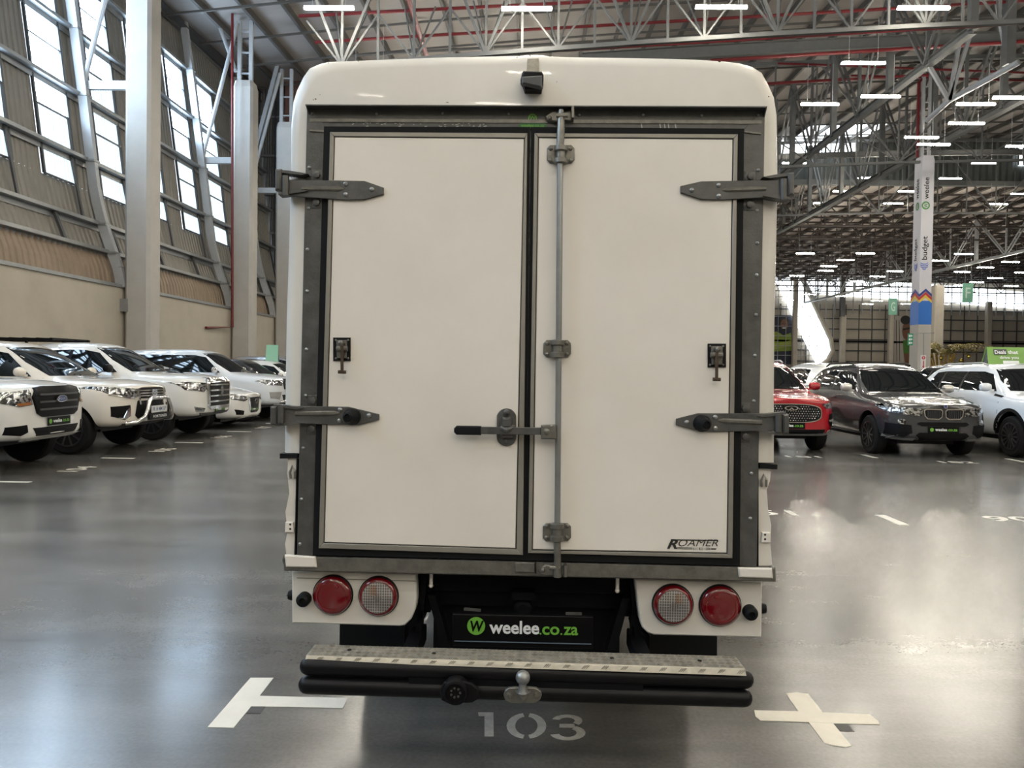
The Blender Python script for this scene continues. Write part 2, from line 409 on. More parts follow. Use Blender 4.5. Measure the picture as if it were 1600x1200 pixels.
# --- pillars
def pillar(x0, y0, w, d, top, label, group=None, m=PILLAR, cham=.1):
    t = empty('concrete_pillar', (x0 + w/2, y0 + d/2, 0), label, 'pillar', group)
    c = cham; x1 = x0+w; y1 = y0+d
    loop = [(x0+c, y0), (x1-c, y0), (x1, y0+c), (x1, y1-c), (x1-c, y1), (x0+c, y1), (x0, y1-c), (x0, y0+c)]
    cx, cy = x0+w/2, y0+d/2
    s = MB(); rings = [[(x, y, 0) for x, y in loop], [(x, y, top-.28) for x, y in loop], [(cx+(x-cx)*.86, cy+(y-cy)*.86, top) for x, y in loop]]
    s.add([p for r in rings for p in r], [(i+8*k, (i+1) % 8+8*k, (i+1) % 8+8*(k+1), i+8*(k+1)) for k in (0, 1) for i in range(8)] + [tuple(range(8))[::-1], tuple(range(16, 24))])
    s.build('shaft', m, t, smooth=0)
    return t
P1 = pillar(-12.87, 24.0, .82, .8, 30, 'tall concrete pillar running out of the top of the picture, nearest on the left')
g = MB(); g.box((-13.0, 23.93, 3.1), (-12.72, 23.99, 3.5)); g.build('fixing_plate', GIRT, P1)
P2 = pillar(-12.9, 32.8, .86, .8, 13.65, 'concrete pillar with a bevelled top and a red pipe down its left side')
P3 = pillar(-12.9, 38.4, .86, .8, 13.65, 'rearmost left concrete pillar, partly hidden behind the canopy')
for o in P1.children:
    if o.name.startswith('shaft'):
        for v in o.data.vertices:
            if v.co.z > 17: v.co.z = 16.2 - .2 * (v.co.z < 29.8)
for y in (15.2, 6.4, -2.4, -11.2): pillar(-12.87, y, .82, .8, 16.2, 'concrete pillar of the left wall outside the frame', 'left wall pillars nearer the camera')

def laced_post(x, y, z0, z1, parent, w=.5):
    for k in (-1, 1):
        s = MB(); s.beam((x+k*w/2, y, z0), (x+k*w/2, y, z1), .14, .16); s.build('post', RIB, parent)
    s = MB(); n = int((z1-z0)/.8)
    for i in range(n):
        z = z0 + (z1-z0)*(i+.5)/n; s.beam((x-w/2, y, z), (x+w/2, y, z), .08, .06)
    s.build('batten', RIB, parent)
laced_post(-12.5, 33.2, 13.6, 16.3, P2); laced_post(-12.5, 38.8, 13.6, 16.4, P3)
# struts from pillar to wall rib, and inclined braces
for y, t, top in ((24.0, P1, 1), (32.8, P2, 1), (38.4, P3, 1)):
    s = MB(); s.beam((prof_x(10.2), y+.2, 10.25), (-12.8, y+.2, 10.25), .16, .26); s.build('strut', RIB, t)
    s = MB(); s.tube([(prof_x(10.35)+.05, y+.15, 10.45), (-12.75, y+.15, 16.1)], .085, 10); s.build('brace', RIB, t)
s = MB(); s.tube([at_y(322, 0, 33.2) + Vector((-.3, 0, 1.2)), at_y(369, 112, 33.2)], .08, 10); s.build('brace', RIB, P2)
for a, b in (((378,78),(430,78)), ((440,80),(396,245)), ((396,20),(430,70)), ((380,30),(410,2)), ((410,5),(438,75)), ((394,297),(428,297)), ((380,110),(362,60))):
    s = MB(); s.beam(at_y(*a, 38.9), at_y(*b, 38.9), .16, .2); s.build('brace', RIB, P3)
# eave beam
s = MB(); s.ibeam((-15.0, YN, 16.1), (-15.0, 42, 16.1), .3, .5)
eb = s.build('trim_1', DGREY, kind='structure')
# red fire pipe down pillar 2
s = MB(); px = [(363, 22), (363, 511)]
s.tube([at_y(a, b, 32.6) for a, b in px] + [at_x(322, 512, -12.88)], .055, 10)
s.build('fire_pipe', REDPIPE, label='red vertical fire pipe running down the second left pillar', cat='pipe')

# --- roof
def surf(fn, x0, x1, y0, y1, nx, ny):
    vs = [(x0+(x1-x0)*i/nx, y0+(y1-y0)*j/ny, fn(x0+(x1-x0)*i/nx, y0+(y1-y0)*j/ny)) for j in range(ny+1) for i in range(nx+1)]
    fs = [(j*(nx+1)+i, (j+1)*(nx+1)+i, (j+1)*(nx+1)+i+1, j*(nx+1)+i+1) for j in range(ny) for i in range(nx)]
    return vs, fs
c = MB(); 
ys = [YN, 30, YB]
for a, b in zip(ys, ys[1:]): c.add(*surf(deck_z, -16, XR, a, b, 48, 1))
ceiling = c.build('ceiling', DECK, kind='structure')
sk = MB(); sk.add([(20, 57.5, deck_z(20,57.5)-.05), (26, 57.5, deck_z(26,57.5)-.05), (26, 61, deck_z(26,61)-.05), (20, 61, deck_z(20,61)-.05)], [(0,1,2,3)]); sk.build('skylight', WINF, ceiling, smooth=0)
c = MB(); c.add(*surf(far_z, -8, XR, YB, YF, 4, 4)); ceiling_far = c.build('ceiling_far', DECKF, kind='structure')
x = -15.2
while x < 79:
    p = MB()
    for a, b in ((YN, 30), (30, YB)): p.beam((x, a, deck_z(x, a)-.16), (x, b, deck_z(x, b)-.16), .13, .3)
    p.build('purlin', PURL, ceiling, smooth=0); x += 1.6
for y in [31.2 + 3.1*k for k in range(10)]:
    p = MB(); q = [(-15 + 5*i) for i in range(19)]
    for a, b in zip(q, q[1:]): p.beam((a, y, deck_z(a, y)-.4), (b, y, deck_z(b, y)-.4), .07, .09)
    p.build('roof_rail', PURL, ceiling, smooth=0)
x = 0.0
while x < 79:
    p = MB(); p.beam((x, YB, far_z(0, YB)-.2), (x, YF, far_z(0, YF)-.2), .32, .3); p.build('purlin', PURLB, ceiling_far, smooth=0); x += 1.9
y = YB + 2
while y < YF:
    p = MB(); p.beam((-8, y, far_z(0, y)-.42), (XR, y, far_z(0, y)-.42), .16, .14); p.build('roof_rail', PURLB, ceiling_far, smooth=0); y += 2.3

def zb(x, y): return deck_z(x, y) - 6.1
def x_truss(Y, x0, x1, step, label, full=True):
    t = empty('roof_truss', (x0, Y, zb(x0, Y)), label, 'roof truss')
    n = int((x1 - x0) / step); xs = [x0 + step * i for i in range(n+1)]
    s = MB()
    for a, b in zip(xs[::4], xs[4::4]): s.beam((a, Y, zb(a, Y)), (b, Y, zb(b, Y)), .16, .13)
    s.build('bottom_chord', TRUSS, t)
    s = MB()
    for a, b in zip(xs[::4], xs[4::4]): s.beam((a, Y, deck_z(a, Y)-.5), (b, Y, deck_z(b, Y)-.5), .22, .2)
    s.build('top_chord', TRUSS, t)
    w = MB()
    for i, x in enumerate(xs):
        z = zb(x, Y)
        parts = [((x, Y, z), (x, Y, deck_z(x, Y)-.5), .075)]
        if i % 2 == 0:
            for k in (-1, 1):
                parts.append(((x, Y, z), (x + k*step*1.0, Y, zb(x+k*step, Y)+1.5), .055))
                parts.append(((x, Y+.05, z), (x + k*step*.45, Y+1.2, z+2.2), .04))
        if i % 4 == 0:
            for k in (-1, 1): parts.append(((x, Y-.02, z), (x + k*step*2, Y-.02, deck_z(x, Y)-.6), .085))
        for a, b, wd in parts:
            if full and len(t.children) < 260:
                q = MB(); q.beam(a, b, wd); q.build('web_bar', TRUSS, t, smooth=0)
            else: w.beam(a, b, wd)
    if w.v: w.build('web_bars', TRUSS, t, kind='stuff', smooth=0)
    return t
x_truss(24.0, -6.0, 34, 1.12, 'nearest grey roof truss crossing above the white canopy')
x_truss(42.6, -7, 60, 2.24, 'second grey roof truss crossing at the white banner pillar')
x_truss(60.6, 0, 78, 2.24, 'rear grey roof truss just before the dark bulkhead', full=False)
x_truss(5.4, -12.3, 34, 2.24, 'grey roof truss overhead outside the frame', full=False)
def x_line(Y, fz, x0, x1, w, h, name, m, label, cat, ib=False):
    s = MB(); xs = [x0 + (x1-x0)*i/12 for i in range(13)]
    for a, b in zip(xs, xs[1:]):
        if ib: s.ibeam((a, Y, fz(a)), (b, Y, fz(b)), w, h)
        else: s.beam((a, Y, fz(a)), (b, Y, fz(b)), w, h)
    return s.build(name, m, label=label, cat=cat)
x_line(32.8, lambda x: deck_z(x, 32.8) - 3.15, 2, 60, .3, .5, 'roof_beam', TRUSS, 'long grey roof beam behind the nearest truss', 'beam', True)
x_line(51.5, lambda x: deck_z(x, 51.5) - 3.6, 5, 78, .25, .35, 'roof_beam', TRUSS, 'distant grey roof beam behind the banner pillar', 'beam', True)
def pipe(a, b, Y, r, label, m=REDPIPE, ext=0):
    p = at_y(*a, Y); q = at_y(*b, Y); q = q + (q-p).normalized() * ext
    s = MB(); s.tube([p, q], r, 8); return s.build('sprinkler_pipe', m, label=label, cat='pipe')
pipe((467, 25), (960, 1), 27.5, .06, 'red sprinkler pipe at the top left ending by the dark post', ext=6)
pipe((492, 66), (1400, 13), 30, .06, 'red sprinkler pipe crossing the roof behind the nearest truss', ext=8)
pipe((700, 89), (1400, 48), 25, .05, 'thin red pipe along the bottom chord of the nearest truss', ext=8)
pipe((512, 89), (1400, 38), 33.8, .06, 'dark pipe crossing under the roof sheets', m=PURL, ext=10)
pipe((1110, 95), (1400, 77), 32.3, .075, 'thick red pipe lying on the long grey roof beam', ext=8)
pipe((1195, 131), (1450, 117), 40, .075, 'bright red pipe running to the white banner pillar')
pipe((1215, 99), (1320, 103), 41.5, .06, 'short dark red pipe beyond the grey roof beam', ext=12)
pipe((1330, 118), (1600, 126), 42.9, .06, 'dark red pipe right of the banner pillar', ext=6)
s = MB(); s.tube([at_z(640, 0, 14.1)+Vector((0,-6,0)), at_z(667, 88, 14.1)], .09, 8); s.build('sprinkler_pipe', REDPIPE, label='thick red pipe slanting down towards the canopy top', cat='pipe')
s = MB(); s.tube([at_y(1450, 117, 42.75), at_y(1436, 128, 42.75), at_y(1433, 246, 42.75)], .08, 8); s.build('fire_pipe', REDPIPE, label='red pipe dropping to the top of the banner pillar', cat='pipe')
# long trusses running away from the camera
def y_truss(X, z0, ya, yb, top, label, m=TRUSS, w=.28, step=3.1, post=.12):
    t = empty('long_truss', (X, ya, z0), label, 'roof truss')
    s = MB(); s.ibeam((X, ya, z0), (X, yb, z0), w, w); s.build('bottom_chord', m, t)
    y = ya; k = 0
    while y <= yb + .01:
        s = MB(); s.beam((X, y, z0), (X, y, top(X, y)-.5), post if k % 2 else post*2.2); s.build('web_bar', m, t, smooth=0)
        if y + step <= yb:
            for f in (-.12, .12):
                s = MB(); s.beam((X+f, y, z0), (X+f, y+step, top(X, y)-.6) if k % 2 else (X+f, y+step, z0+.1), .09) if k % 2 else s.beam((X+f, y, top(X, y)-.6), (X+f, y+step, z0), .09)
                s.build('web_bar', m, t, smooth=0)
        y += step; k += 1
    return t
y_truss(15.3, 13.55, 27.5, 58.5, deck_z, 'long truss running away just right of the canopy')
y_truss(21.75, 13.85, 24.0, 73, lambda x, y: deck_z(x, y) if y < YB else far_z(x, y), 'long truss resting on the banner pillar', w=.34)
y_truss(41.5, 12.0, 64, 118, far_z, 'pale far truss low under the distant roof', m=RIB, w=.25, step=4.5)
for p, q in (((1575,100),(1556,-5)), ((1483,157),(1450,100)), ((1483,157),(1535,-5)), ((1483,157),(1500,60))):
    s = MB(); s.beam(at_y(*p, 30.5), at_y(*q, 30.5), .13, .13); s.build('roof_brace', RIB, label={1556:'grey brace meeting the hanging post at upper right',1450:'pale brace fanning left from the bright truss joint',1535:'pale brace fanning right from the bright truss joint',1500:'pale middle brace of the bright truss joint'}[q[0]], cat='brace')
s = MB(); s.beam(at_y(1576, 102, 30), at_y(1578, -30, 30), .34, .34); s.build('hanging_post', TRUSS, label='thick grey hanging roof post at upper right', cat='post')
s = MB(); s.tube([at_y(1449, 188, 33.5), at_y(1483, 157, 31.5), at_y(1592, 97, 29)], .11, 10); s.build('roof_brace', RIB, label='pale tube running from banner pillar to upper right', cat='brace')

# far trusses: dense cloud of bars under the distant roof
for i, Y in enumerate([66, 72, 78, 84, 90, 96, 102, 108, 114]):
    t = empty('far_truss', (0, Y, 14), ['nearest','second','third','fourth','fifth','sixth','seventh','eighth','last'][i] + ' brown truss under the distant low roof', 'roof truss')
    zt = far_z(0, Y) - .5; z0 = zt - 2.1
    s = MB(); s.beam((0, Y, z0), (XR, Y, z0), .14, .14); s.build('bottom_chord', PURLB, t, smooth=0)
    s = MB(); x = 2.0; k = 0
    while x < 79:
        s.beam((x, Y, z0), (x, Y, zt), .08); s.beam((x, Y, z0 if k % 2 else zt), (x+1.9, Y, zt if k % 2 else z0), .08); x += 1.9; k += 1
    s.build('web_bars', PURLB, t, kind='stuff', smooth=0)

# bulkhead between the two roofs
b = MB(); n = 170; vs = []
for r in (0, 1):
    for j in range(2*n+1):
        x = -8 + 88*j/(2*n); vs.append((x, YB - (.09 if j % 2 else 0), 16.7 if r == 0 else deck_z(x, YB)+.3))
m = 2*n+1; b.add(vs, [(j, j+1, m+j+1, m+j) for j in range(m-1)])
bulk = b.build('trim_2', BULK, kind='structure', smooth=0)
s = MB(); s.box((-8, YB-.35, 16.35), (XR, YB+.05, 16.75)); s.build('edge_beam', TRUSS, bulk)
for X0, X1, za, zb_ in ((19.6, 25.5, 18.75, 19.9), (38.2, 40.6, 18.0, 19.4)):
    w = MB(); w.box((X0, YB-.2, za), (X1, YB-.15, zb_)); wn_ = w.build('window_%d' % (30 if X0 < 30 else 31), WINF, kind='structure')
    f = MB()
    for i in range(7): x = X0 + (X1-X0)*i/6; f.box((x-.04, YB-.26, za), (x+.04, YB-.18, zb_))
    f.build('window_frame', DGREY, wn_)

# --- far wall
fw = MB(); fw.box((-8, YF, 0), (XR, YF+.3, 17)); far_wall = fw.build('wall_far', FARW, kind='structure')
yy = YF - .12
for z in (1.6, 3.2, 4.9, 6.6, 8.2, 9.8, 11.2):
    s = MB(); s.beam((36, yy, z), (XR, yy, z), .14, .16); s.build('girt', DGREY, far_wall, smooth=0)
for k in range(22):
    X = 36.6 + 2.0*k; s = MB(); s.beam((X, yy, 0), (X, yy, 12), .12, .12); s.build('post', DGREY, far_wall, smooth=0)
s = MB(); s.beam((36, yy-.1, 6.3), (XR, yy-.1, 6.3), .2, .28); s.build('girt', BLACK, far_wall, smooth=0)
def px_window(name, pts, Y, m=WINF):
    q = [at_y(a, b, Y) for a, b in pts]; s = MB(); s.prism(q, (0, .1, 0)); return s.build(name, m, kind='structure', smooth=0)
w = px_window('window_40', [(1238,431),(1300,435),(1360,439),(1480,446),(1604,457),(1604,484),(1540,478),(1472,472),(1387,467),(1300,461),(1252,457)], 119.5)
f = MB()
for k in range(26): a = at_y(1250 + 14*k, 428, 119.4); f.box((a.x-.05, 119.3, 10.5), (a.x+.05, 119.45, 16))
for z in (12.4, 13.6, 14.8): f.box((42, 119.3, z-.05), (XR, 119.45, z+.05))
f.build('window_frame', RIB, w)
w = px_window('window_41', [(1200,390),(1222,394),(1238,406),(1250,432),(1272,480),(1296,530),(1299,548),(1292,561),(1278,573),(1262,543),(1200,415)], 119.3)
f = MB(); path = [at_y(a, b, 119.1) for a, b in [(1200,389),(1222,393),(1239,404),(1251,430),(1274,479),(1298,530),(1301,548),(1293,563),(1277,575)]]
f.tube(path, .36, 8); f.build('window_frame', CONC, w)
f = MB()
for z in (2.5, 4, 5.5, 7, 8.5, 10, 11.5, 13, 14.5, 16): 
    a, b = at_y(1205, 400, 119).x, at_y(1262, 400, 119).x; f.box((a, 119.1, z-.04), (b + (16-z)*.35, 119.2, z+.04))
for k in range(9): X = 38 + 1.2*k; f.box((X-.03, 119.1, 1.5), (X+.03, 119.2, 19))
f.build('glazing_bar', RIB, w)
for k, (pl, pr, top, lab) in enumerate(((1238.5,1245.5,435,'far wall pillar crossing the slanted bright window'), (1313,1321.5,492,'far wall pillar between slanted window and green G sign'), (1389,1396,480,'far wall pillar beside the poster of a woman'), (1541,1549,471,'far wall pillar above the green roof sign'))):
    a = at_y(pl, 570, 118); b = at_y(pr, 570, 118); z = at_y(pl, top, 118).z
    pillar(a.x, 118, b.x-a.x, .8, z, lab, m=CONC)
a = at_y(1459, 560, 78); b = at_y(1474, 560, 78)
pillar(a.x, 78, b.x-a.x, 1.0, at_y(1466, 445, 78).z, 'beige pillar behind the banner pillar on the right', m=CONC)
s = MB(); s.box((at_y(1313,500,118).x, 117.9, 10), (at_y(1320,500,118).x, 118.5, 17)); s.build('hanging_post', DGREY, label='dark steel post standing on the far wall pillar', cat='post')

# --- banner pillar
BY = 42.3
bx0 = at_y(1438.0, 400, BY).x; bx1 = at_y(1457.2, 400, BY).x; BT = at_y(1440, 242, BY).z
BP = pillar(bx0, BY, bx1-bx0, .9, BT, 'white wrapped pillar with vertical advertising on the right', m=mat('white banner cloth', (.50, .49, .52), .6), cham=.03)
BLUE = mat('banner blue', (.015, .12, .42), .5); DBLUE = mat('banner dark blue', (.02, .035, .20), .5)
zt, zb2 = at_y(1440, 470, BY).z, at_y(1440, 507, BY).z
s = MB(); s.box((bx0-.02, BY-.02, zb2), (bx1+.02, BY+.92, zt)); s.build('blue_band', BLUE, BP, label='plain blue band')
s = MB(); s.box((bx0-.015, BY-.015, 0), (bx1+.015, BY+.915, zb2)); s.build('pillar_base', mat('grey pillar base', (.36, .34, .31), .7), BP, label='bare grey foot')
for (col, dz, nm) in ((DBLUE, .52, 'a'), (mat('banner red', (.4, .02, .03), .5), .34, 'b'), (mat('banner yellow', (.6, .42, .04), .5), .18, 'c')):
    s = MB(); w = bx1-bx0
    pts = [(bx0, 0), (bx0+w*.5, .3), (bx1, 0)]
    for (xa, ha), (xb, hb) in zip(pts, pts[1:]): s.hexa([(xa, BY-.03, zt+dz-.3+ha), (xb, BY-.03, zt+dz-.3+hb), (xb, BY, zt+dz-.3+hb), (xa, BY, zt+dz-.3+ha), (xa, BY-.03, zt+dz-.16+ha), (xb, BY-.03, zt+dz-.16+hb), (xb, BY, zt+dz-.16+hb), (xa, BY, zt+dz-.16+ha)])
    for k in (0, 1):
        ya, yb_ = BY+k*.45, BY+(k+1)*.45; ha, hb = (0, .3) if k == 0 else (.3, 0)
        s.hexa([(bx0-.03, ya, zt+dz-.3+ha), (bx0-.03, yb_, zt+dz-.3+hb), (bx0, yb_, zt+dz-.3+hb), (bx0, ya, zt+dz-.3+ha), (bx0-.03, ya, zt+dz-.16+ha), (bx0-.03, yb_, zt+dz-.16+hb), (bx0, yb_, zt+dz-.16+hb), (bx0, ya, zt+dz-.16+ha)])
    s.build('zigzag_stripe', col, BP)
def vert_text(body, ylo, yhi, xl, xr, m, side=False):
    s = MB()
    if not side:
        p0 = at_y(xr, ylo, BY-.012); p1 = at_y(xr, yhi, BY-.012); p1.x = p0.x
        text_on(s, body, p0, p1, (-1, 0, 0), h=abs(at_y(xl, ylo, BY).x - p0.x), bold=.012)
    else:
        z0 = at_y(1432, ylo, BY+.3).z; z1 = at_y(1432, yhi, BY+.3).z
        text_on(s, body, (bx0-.012, BY+.30, z0), (bx0-.012, BY+.30, z1), (0, 1, 0), h=.36, bold=.012)
    s.build('banner_lettering', m, BP)
vert_text('weelee', 311, 277, 1443, 1451.3, BLACK); vert_text('weelee', 311, 279, 0, 0, BLACK, True)
vert_text('budget', 406, 369, 1440, 1451, BLACK); vert_text('budget', 407, 372, 0, 0, BLACK, True)
LGR = mat('banner logo green', (.05, .2, .04), .5)
for side in (0, 1):
    c = at_y(1446.5, 321, BY-.015) if not side else Vector((bx0-.015, BY+.42, at_y(1432, 322, BY+.3).z))
    ex = Vector((1,0,0)) if not side else Vector((0,-1,0)); n = Vector((0,-.01,0)) if not side else Vector((-.01,0,0)); sc = 1 if not side else .75
    s = MB(); s.frame_prism(circ(c, ex*sc, (0,0,1), .22), circ(c, ex*sc, (0,0,1), .15), n)
    text_on(s, 'W', c - ex*.1*sc*0 + Vector((0,0,-.12)) + ex*.1, c + Vector((0,0,.12)) + ex*.1, -ex, h=.2*sc, bold=.02, out=.012)
    s.build('banner_logo', LGR, BP)
    c = at_y(1444, 415.5, BY-.015) if not side else Vector((bx0-.015, BY+.42, at_y(1432, 417, BY+.3).z))
    s = MB()
    for k in range(4):
        zz = -.17 + k*.1
        w_ = [.1, .2, .22, .2][k]*sc
        pts = [c + ex*(w_*cos(a)) + Vector((0,0,zz + .08 - .09*sin(a))) for a in [pi*t/8 for t in range(9)]] + [c + ex*(w_*cos(a)) + Vector((0,0,zz + .02 + .02 - .09*sin(a))) for a in [pi*t/8 for t in range(8,-1,-1)]]
        s.prism(pts, n)
    s.build('globe_logo', mat('globe blue', (.03, .10, .45), .5), BP)
laced_post((bx0+bx1)/2, BY+.4, BT, 18.4, BP, .38)

# --- small signs hanging far off
SIGNG = mat('pale green hanging sign', (.17, .38, .28), .5)
for body, x0, x1, y0, y1, Y, off in (('G', 1389.5, 1401.5, 466, 492, 72, .25), ('F', 1505, 1520, 442.5, 472.5, 66, .25)):
    t = empty('hanging_sign', at_y((x0+x1)/2, y1, Y), 'pale green hanging sign reading ' + body, 'sign')
    s = MB(); a = at_y(x0, y0, Y); b = at_y(x1, y1, Y); s.box((a.x, Y, b.z), (b.x, Y+.12, a.z)); s.build('sign_board', SIGNG, t)
    s = MB(); w = b.x-a.x; h = a.z-b.z
    text_on(s, body, (a.x+w*.25, Y-.01, b.z+h*.22), (b.x-w*.25, Y-.01, b.z+h*.22), (0,0,1), h=h*.55, bold=.01); s.build('sign_letter', mat('sign pale letter', (.5,.62,.55), .5), t)
    s = MB()
    for k in (.2, .8): s.tube([(a.x+w*k, Y+.06, a.z), (a.x+w*k, Y+.06, 14.1)], .012, 4)
    s.build('hanger', GIRT, t)
# exit sign and hose sign by the banner pillar
t = empty('exit_sign', at_y(1423, 540, 41.5), 'green and white emergency exit sign hanging left of the banner pillar', 'sign')
a = at_y(1419, 521, 41.5); b = at_y(1426.5, 539.5, 41.5)
s = MB(); s.box((a.x, 41.5, b.z), (b.x, 41.55, a.z)); s.build('sign_board', mat('exit sign green', (.02, .22, .12), .5), t)
s = MB(); w = b.x-a.x; h = a.z-b.z
for k in range(3):
    z = b.z + h*(.1 + .3*k); s.box((a.x+w*.15, 41.48, z), (a.x+w*.45, 41.5, z+h*.18)); s.prism([(a.x+w*.55, 41.5, z), (a.x+w*.9, 41.5, z+h*.1), (a.x+w*.55, 41.5, z+h*.2)], (0,-.02,0))
s.build('sign_symbol', PLW, t)
t = empty('fire_hose_sign', at_y(1442.5, 577, 42.2), 'white sign with red symbols and arrow low on the banner pillar', 'sign')
a = at_y(1439, 555, 42.2); b = at_y(1446.5, 577, 42.2); w = b.x-a.x; h = a.z-b.z
s = MB(); s.box((a.x, 42.2, b.z), (b.x, 42.29, a.z)); s.build('sign_board', mat('sign white', (.6,.58,.58), .5), t)
RS = mat('sign red', (.45, .02, .03), .5)
s = MB(); s.frame_prism(circ((a.x+w/2, 42.2, a.z-h*.18), (1,0,0), (0,0,1), w*.33), circ((a.x+w/2, 42.2, a.z-h*.18), (1,0,0), (0,0,1), w*.15), (0,-.02,0))
s.prism([(a.x+w*.3, 42.2, b.z+h*.22), (a.x+w*.5, 42.2, b.z+h*.06), (a.x+w*.7, 42.2, b.z+h*.22)], (0,-.02,0)); s.box((a.x+w*.42, 42.18, b.z+h*.2), (a.x+w*.58, 42.2, b.z+h*.6)); s.build('sign_symbol', RS, t)
s = MB(); s.tube([at_y(1422, 521, 41.56), at_y(1460, 520, 41.56)], .02, 6); s.tube([at_y(1443, 521, 41.6), at_y(1443, 555, 41.8)], .02, 6)
s.build('sign_bracket', GIRT, label='thin pale rail carrying the exit sign at the banner pillar', cat='bracket')

# posters on the far wall
def poster(name, Y, rect, label, shapes, base):
    x0, y0, x1, y1 = rect; t = empty(name, at_y((x0+x1)/2, y1, Y), label, 'banner')
    s = MB(); a = at_y(x0, y0, Y); b = at_y(x1, y1, Y); s.box((a.x, Y, b.z), (b.x, YF-.02, a.z)); s.build('banner_sheet', base, t)
    for i, (nm, m, pts) in enumerate(shapes):
        s = MB(); s.prism([at_y(p, q, Y - .02*(i+1)) for p, q in pts], (0, .015, 0)); s.build(nm, m, t, smooth=0)
SKIN = mat('printed brown skin', (.16, .075, .045), .6); HAIR = mat('printed dark hair', (.02, .018, .016), .6)
LIME = mat('printed lime jacket', (.20, .27, .03), .6); NAVY = mat('printed navy', (.012, .016, .035), .6)
def el(cx, cy, rx, ry, n=14): return [(cx+rx*cos(2*pi*k/n), cy+ry*sin(2*pi*k/n)) for k in range(n)]
poster('photo_banner', 119.7, (1195, 492, 1237, 569), 'dark photo banner of a smiling man in a lime jacket on the far wall',
  [('printed_jacket', LIME, [(1196,520),(1214,518),(1224,524),(1236,520),(1238,548),(1196,550)]), ('printed_cap', HAIR, el(1226, 503, 9, 7)), ('printed_face', SKIN, el(1225.5, 508, 6, 9.5)), ('printed_beard', HAIR, [(1220,513),(1231,513),(1228,519),(1223,519)]),
   ('printed_smile', PLW, el(1225, 512.5, 3, 1)), ('printed_eye', HAIR, el(1223, 505.5, 1, .7)), ('printed_eye', HAIR, el(1228, 505.5, 1, .7)), ('printed_arm', mat('printed bright sleeve', (.30,.36,.07), .6), [(1196,540),(1236,532),(1237,541),(1198,548)]), ('printed_trousers', NAVY, [(1196,550),(1237,548),(1237,568),(1196,568)])], NAVY)
poster('photo_banner', 119.7, (1397, 493, 1431, 572), 'photo banner of a woman in glasses with a pale panel on its left',
  [('printed_panel', mat('printed pale panel', (.42,.38,.34), .6), [(1397,494),(1409,494),(1413,571),(1397,571)]), ('printed_line', HAIR, [(1400,500),(1400.8,500),(1401.8,565),(1401,565)]), ('printed_line', HAIR, [(1404.5,500),(1405.3,500),(1406.3,565),(1405.5,565)]), ('printed_face', SKIN, el(1418, 517, 8.5, 15)), ('printed_hair', HAIR, el(1415, 500, 8, 7)), ('printed_glasses', HAIR, [(1411,513),(1424,511),(1424,514),(1411,516)]), ('printed_mouth', RS, el(1419,524,3,1.2)),
   ('printed_top', mat('printed green top', (.06,.17,.03), .6), [(1411,532),(1428,530),(1428,552),(1412,552)]), ('printed_arm', SKIN, [(1412,552),(1424,552),(1422,572),(1415,572)])], mat('printed grey back', (.32,.28,.26), .6))

# --- gold palm sculpture
GOLD = mat('gold painted metal', (.42, .27, .07), .32, .7, var=.3, vscale=6)
GY = 46.0; gc = at_y(1470, 575, GY); gt = at_y(1470, 548, GY).z; gx = gc.x
t = empty('palm_sculpture', (gx, GY, 0), 'gold palm tree sculpture right of the banner pillar', 'sculpture')
for k in range(18):
    a = 2*pi*k/18; r0 = .5
    s = MB(); s.tube([(gx+r0*cos(a)*(1+.0*h), GY+r0*sin(a), h) for h in (0, 1.2)] + [(gx+cos(a)*.54, GY+sin(a)*.54, 2.0), (gx+cos(a)*.75, GY+sin(a)*.75, 2.7)], .045, 5); s.build('trunk_rod', GOLD, t)
LEAFM = mat('gold green leaf', (.27, .22, .06), .4, .5, var=.5, vscale=8)
for k in range(26):
    a = 2*pi*k/26 + random.uniform(-.1, .1); L = random.uniform(1.2, 2.3) * (1.15 if cos(a) > 0 else .8); zz = random.uniform(2.5, 2.9)
    s = MB(); n = 14; P_ = [V(gx + cos(a)*(.25+L*i/n), GY + sin(a)*(.25+L*i/n), zz + 1.3*(i/n)*(1.35-1.25*i/n)) for i in range(n+1)]
    s.tube(P_, .018, 4)
    for i in range(2, n):
        for q in (-1, 1):
            d = V(-sin(a)*q*.30 + cos(a)*.12, cos(a)*q*.30 + sin(a)*.12, -.12); w_ = (P_[i+1]-P_[i])*.32
            s.add([P_[i]-w_, P_[i]+w_, P_[i]+d], [(0,1,2)])
    s.build('leaf', LEAFM, t)
for k in range(6):
    s = MB(); a = k*1.1; s.sphere((gx + cos(a)*(.9+.15*k), GY - .5 + sin(a)*.4, 2.3+.12*(k % 3)), .12, 6); s.build('bauble', mat('gold bauble', (.6,.45,.1), .2, 1.), t)

# ================================================================ CEILING LIGHTS
def make_lamp():
    me = MB(); me.box((-.75, -.05, -.045), (.75, .05, .0)); me.box((-.72, -.035, .0), (.72, .035, .03))
    return me
lm = MB(); lm.box((-.75, -.045, -.05), (.75, .045, 0))
lh = MB(); lh.box((-.76, -.022, 0), (.76, .022, .06)); lh.tube([(-.5, 0, .07), (-.5, 0, 1.6)], .008, 4); lh.tube([(.5, 0, .07), (.5, 0, 1.6)], .008, 4)
proto_lamp = None
def lamp(x, y, z, label, group):
    global proto_lamp
    if proto_lamp is None:
        t = empty('ceiling_light', (x, y, z), label, 'ceiling light', group, local=True)
        ORG[t.name] = Vector()
        lh.build('lamp_housing', RIB, t); lm.build('tube', LAMP_M, t, smooth=0)
        proto_lamp = t; return t
    t = proto_lamp.copy(); C.objects.link(t); t.location = (x, y, z); t['label'] = label; t['group'] = group
    for ch in proto_lamp.children: child_copy(ch, t)
    return t
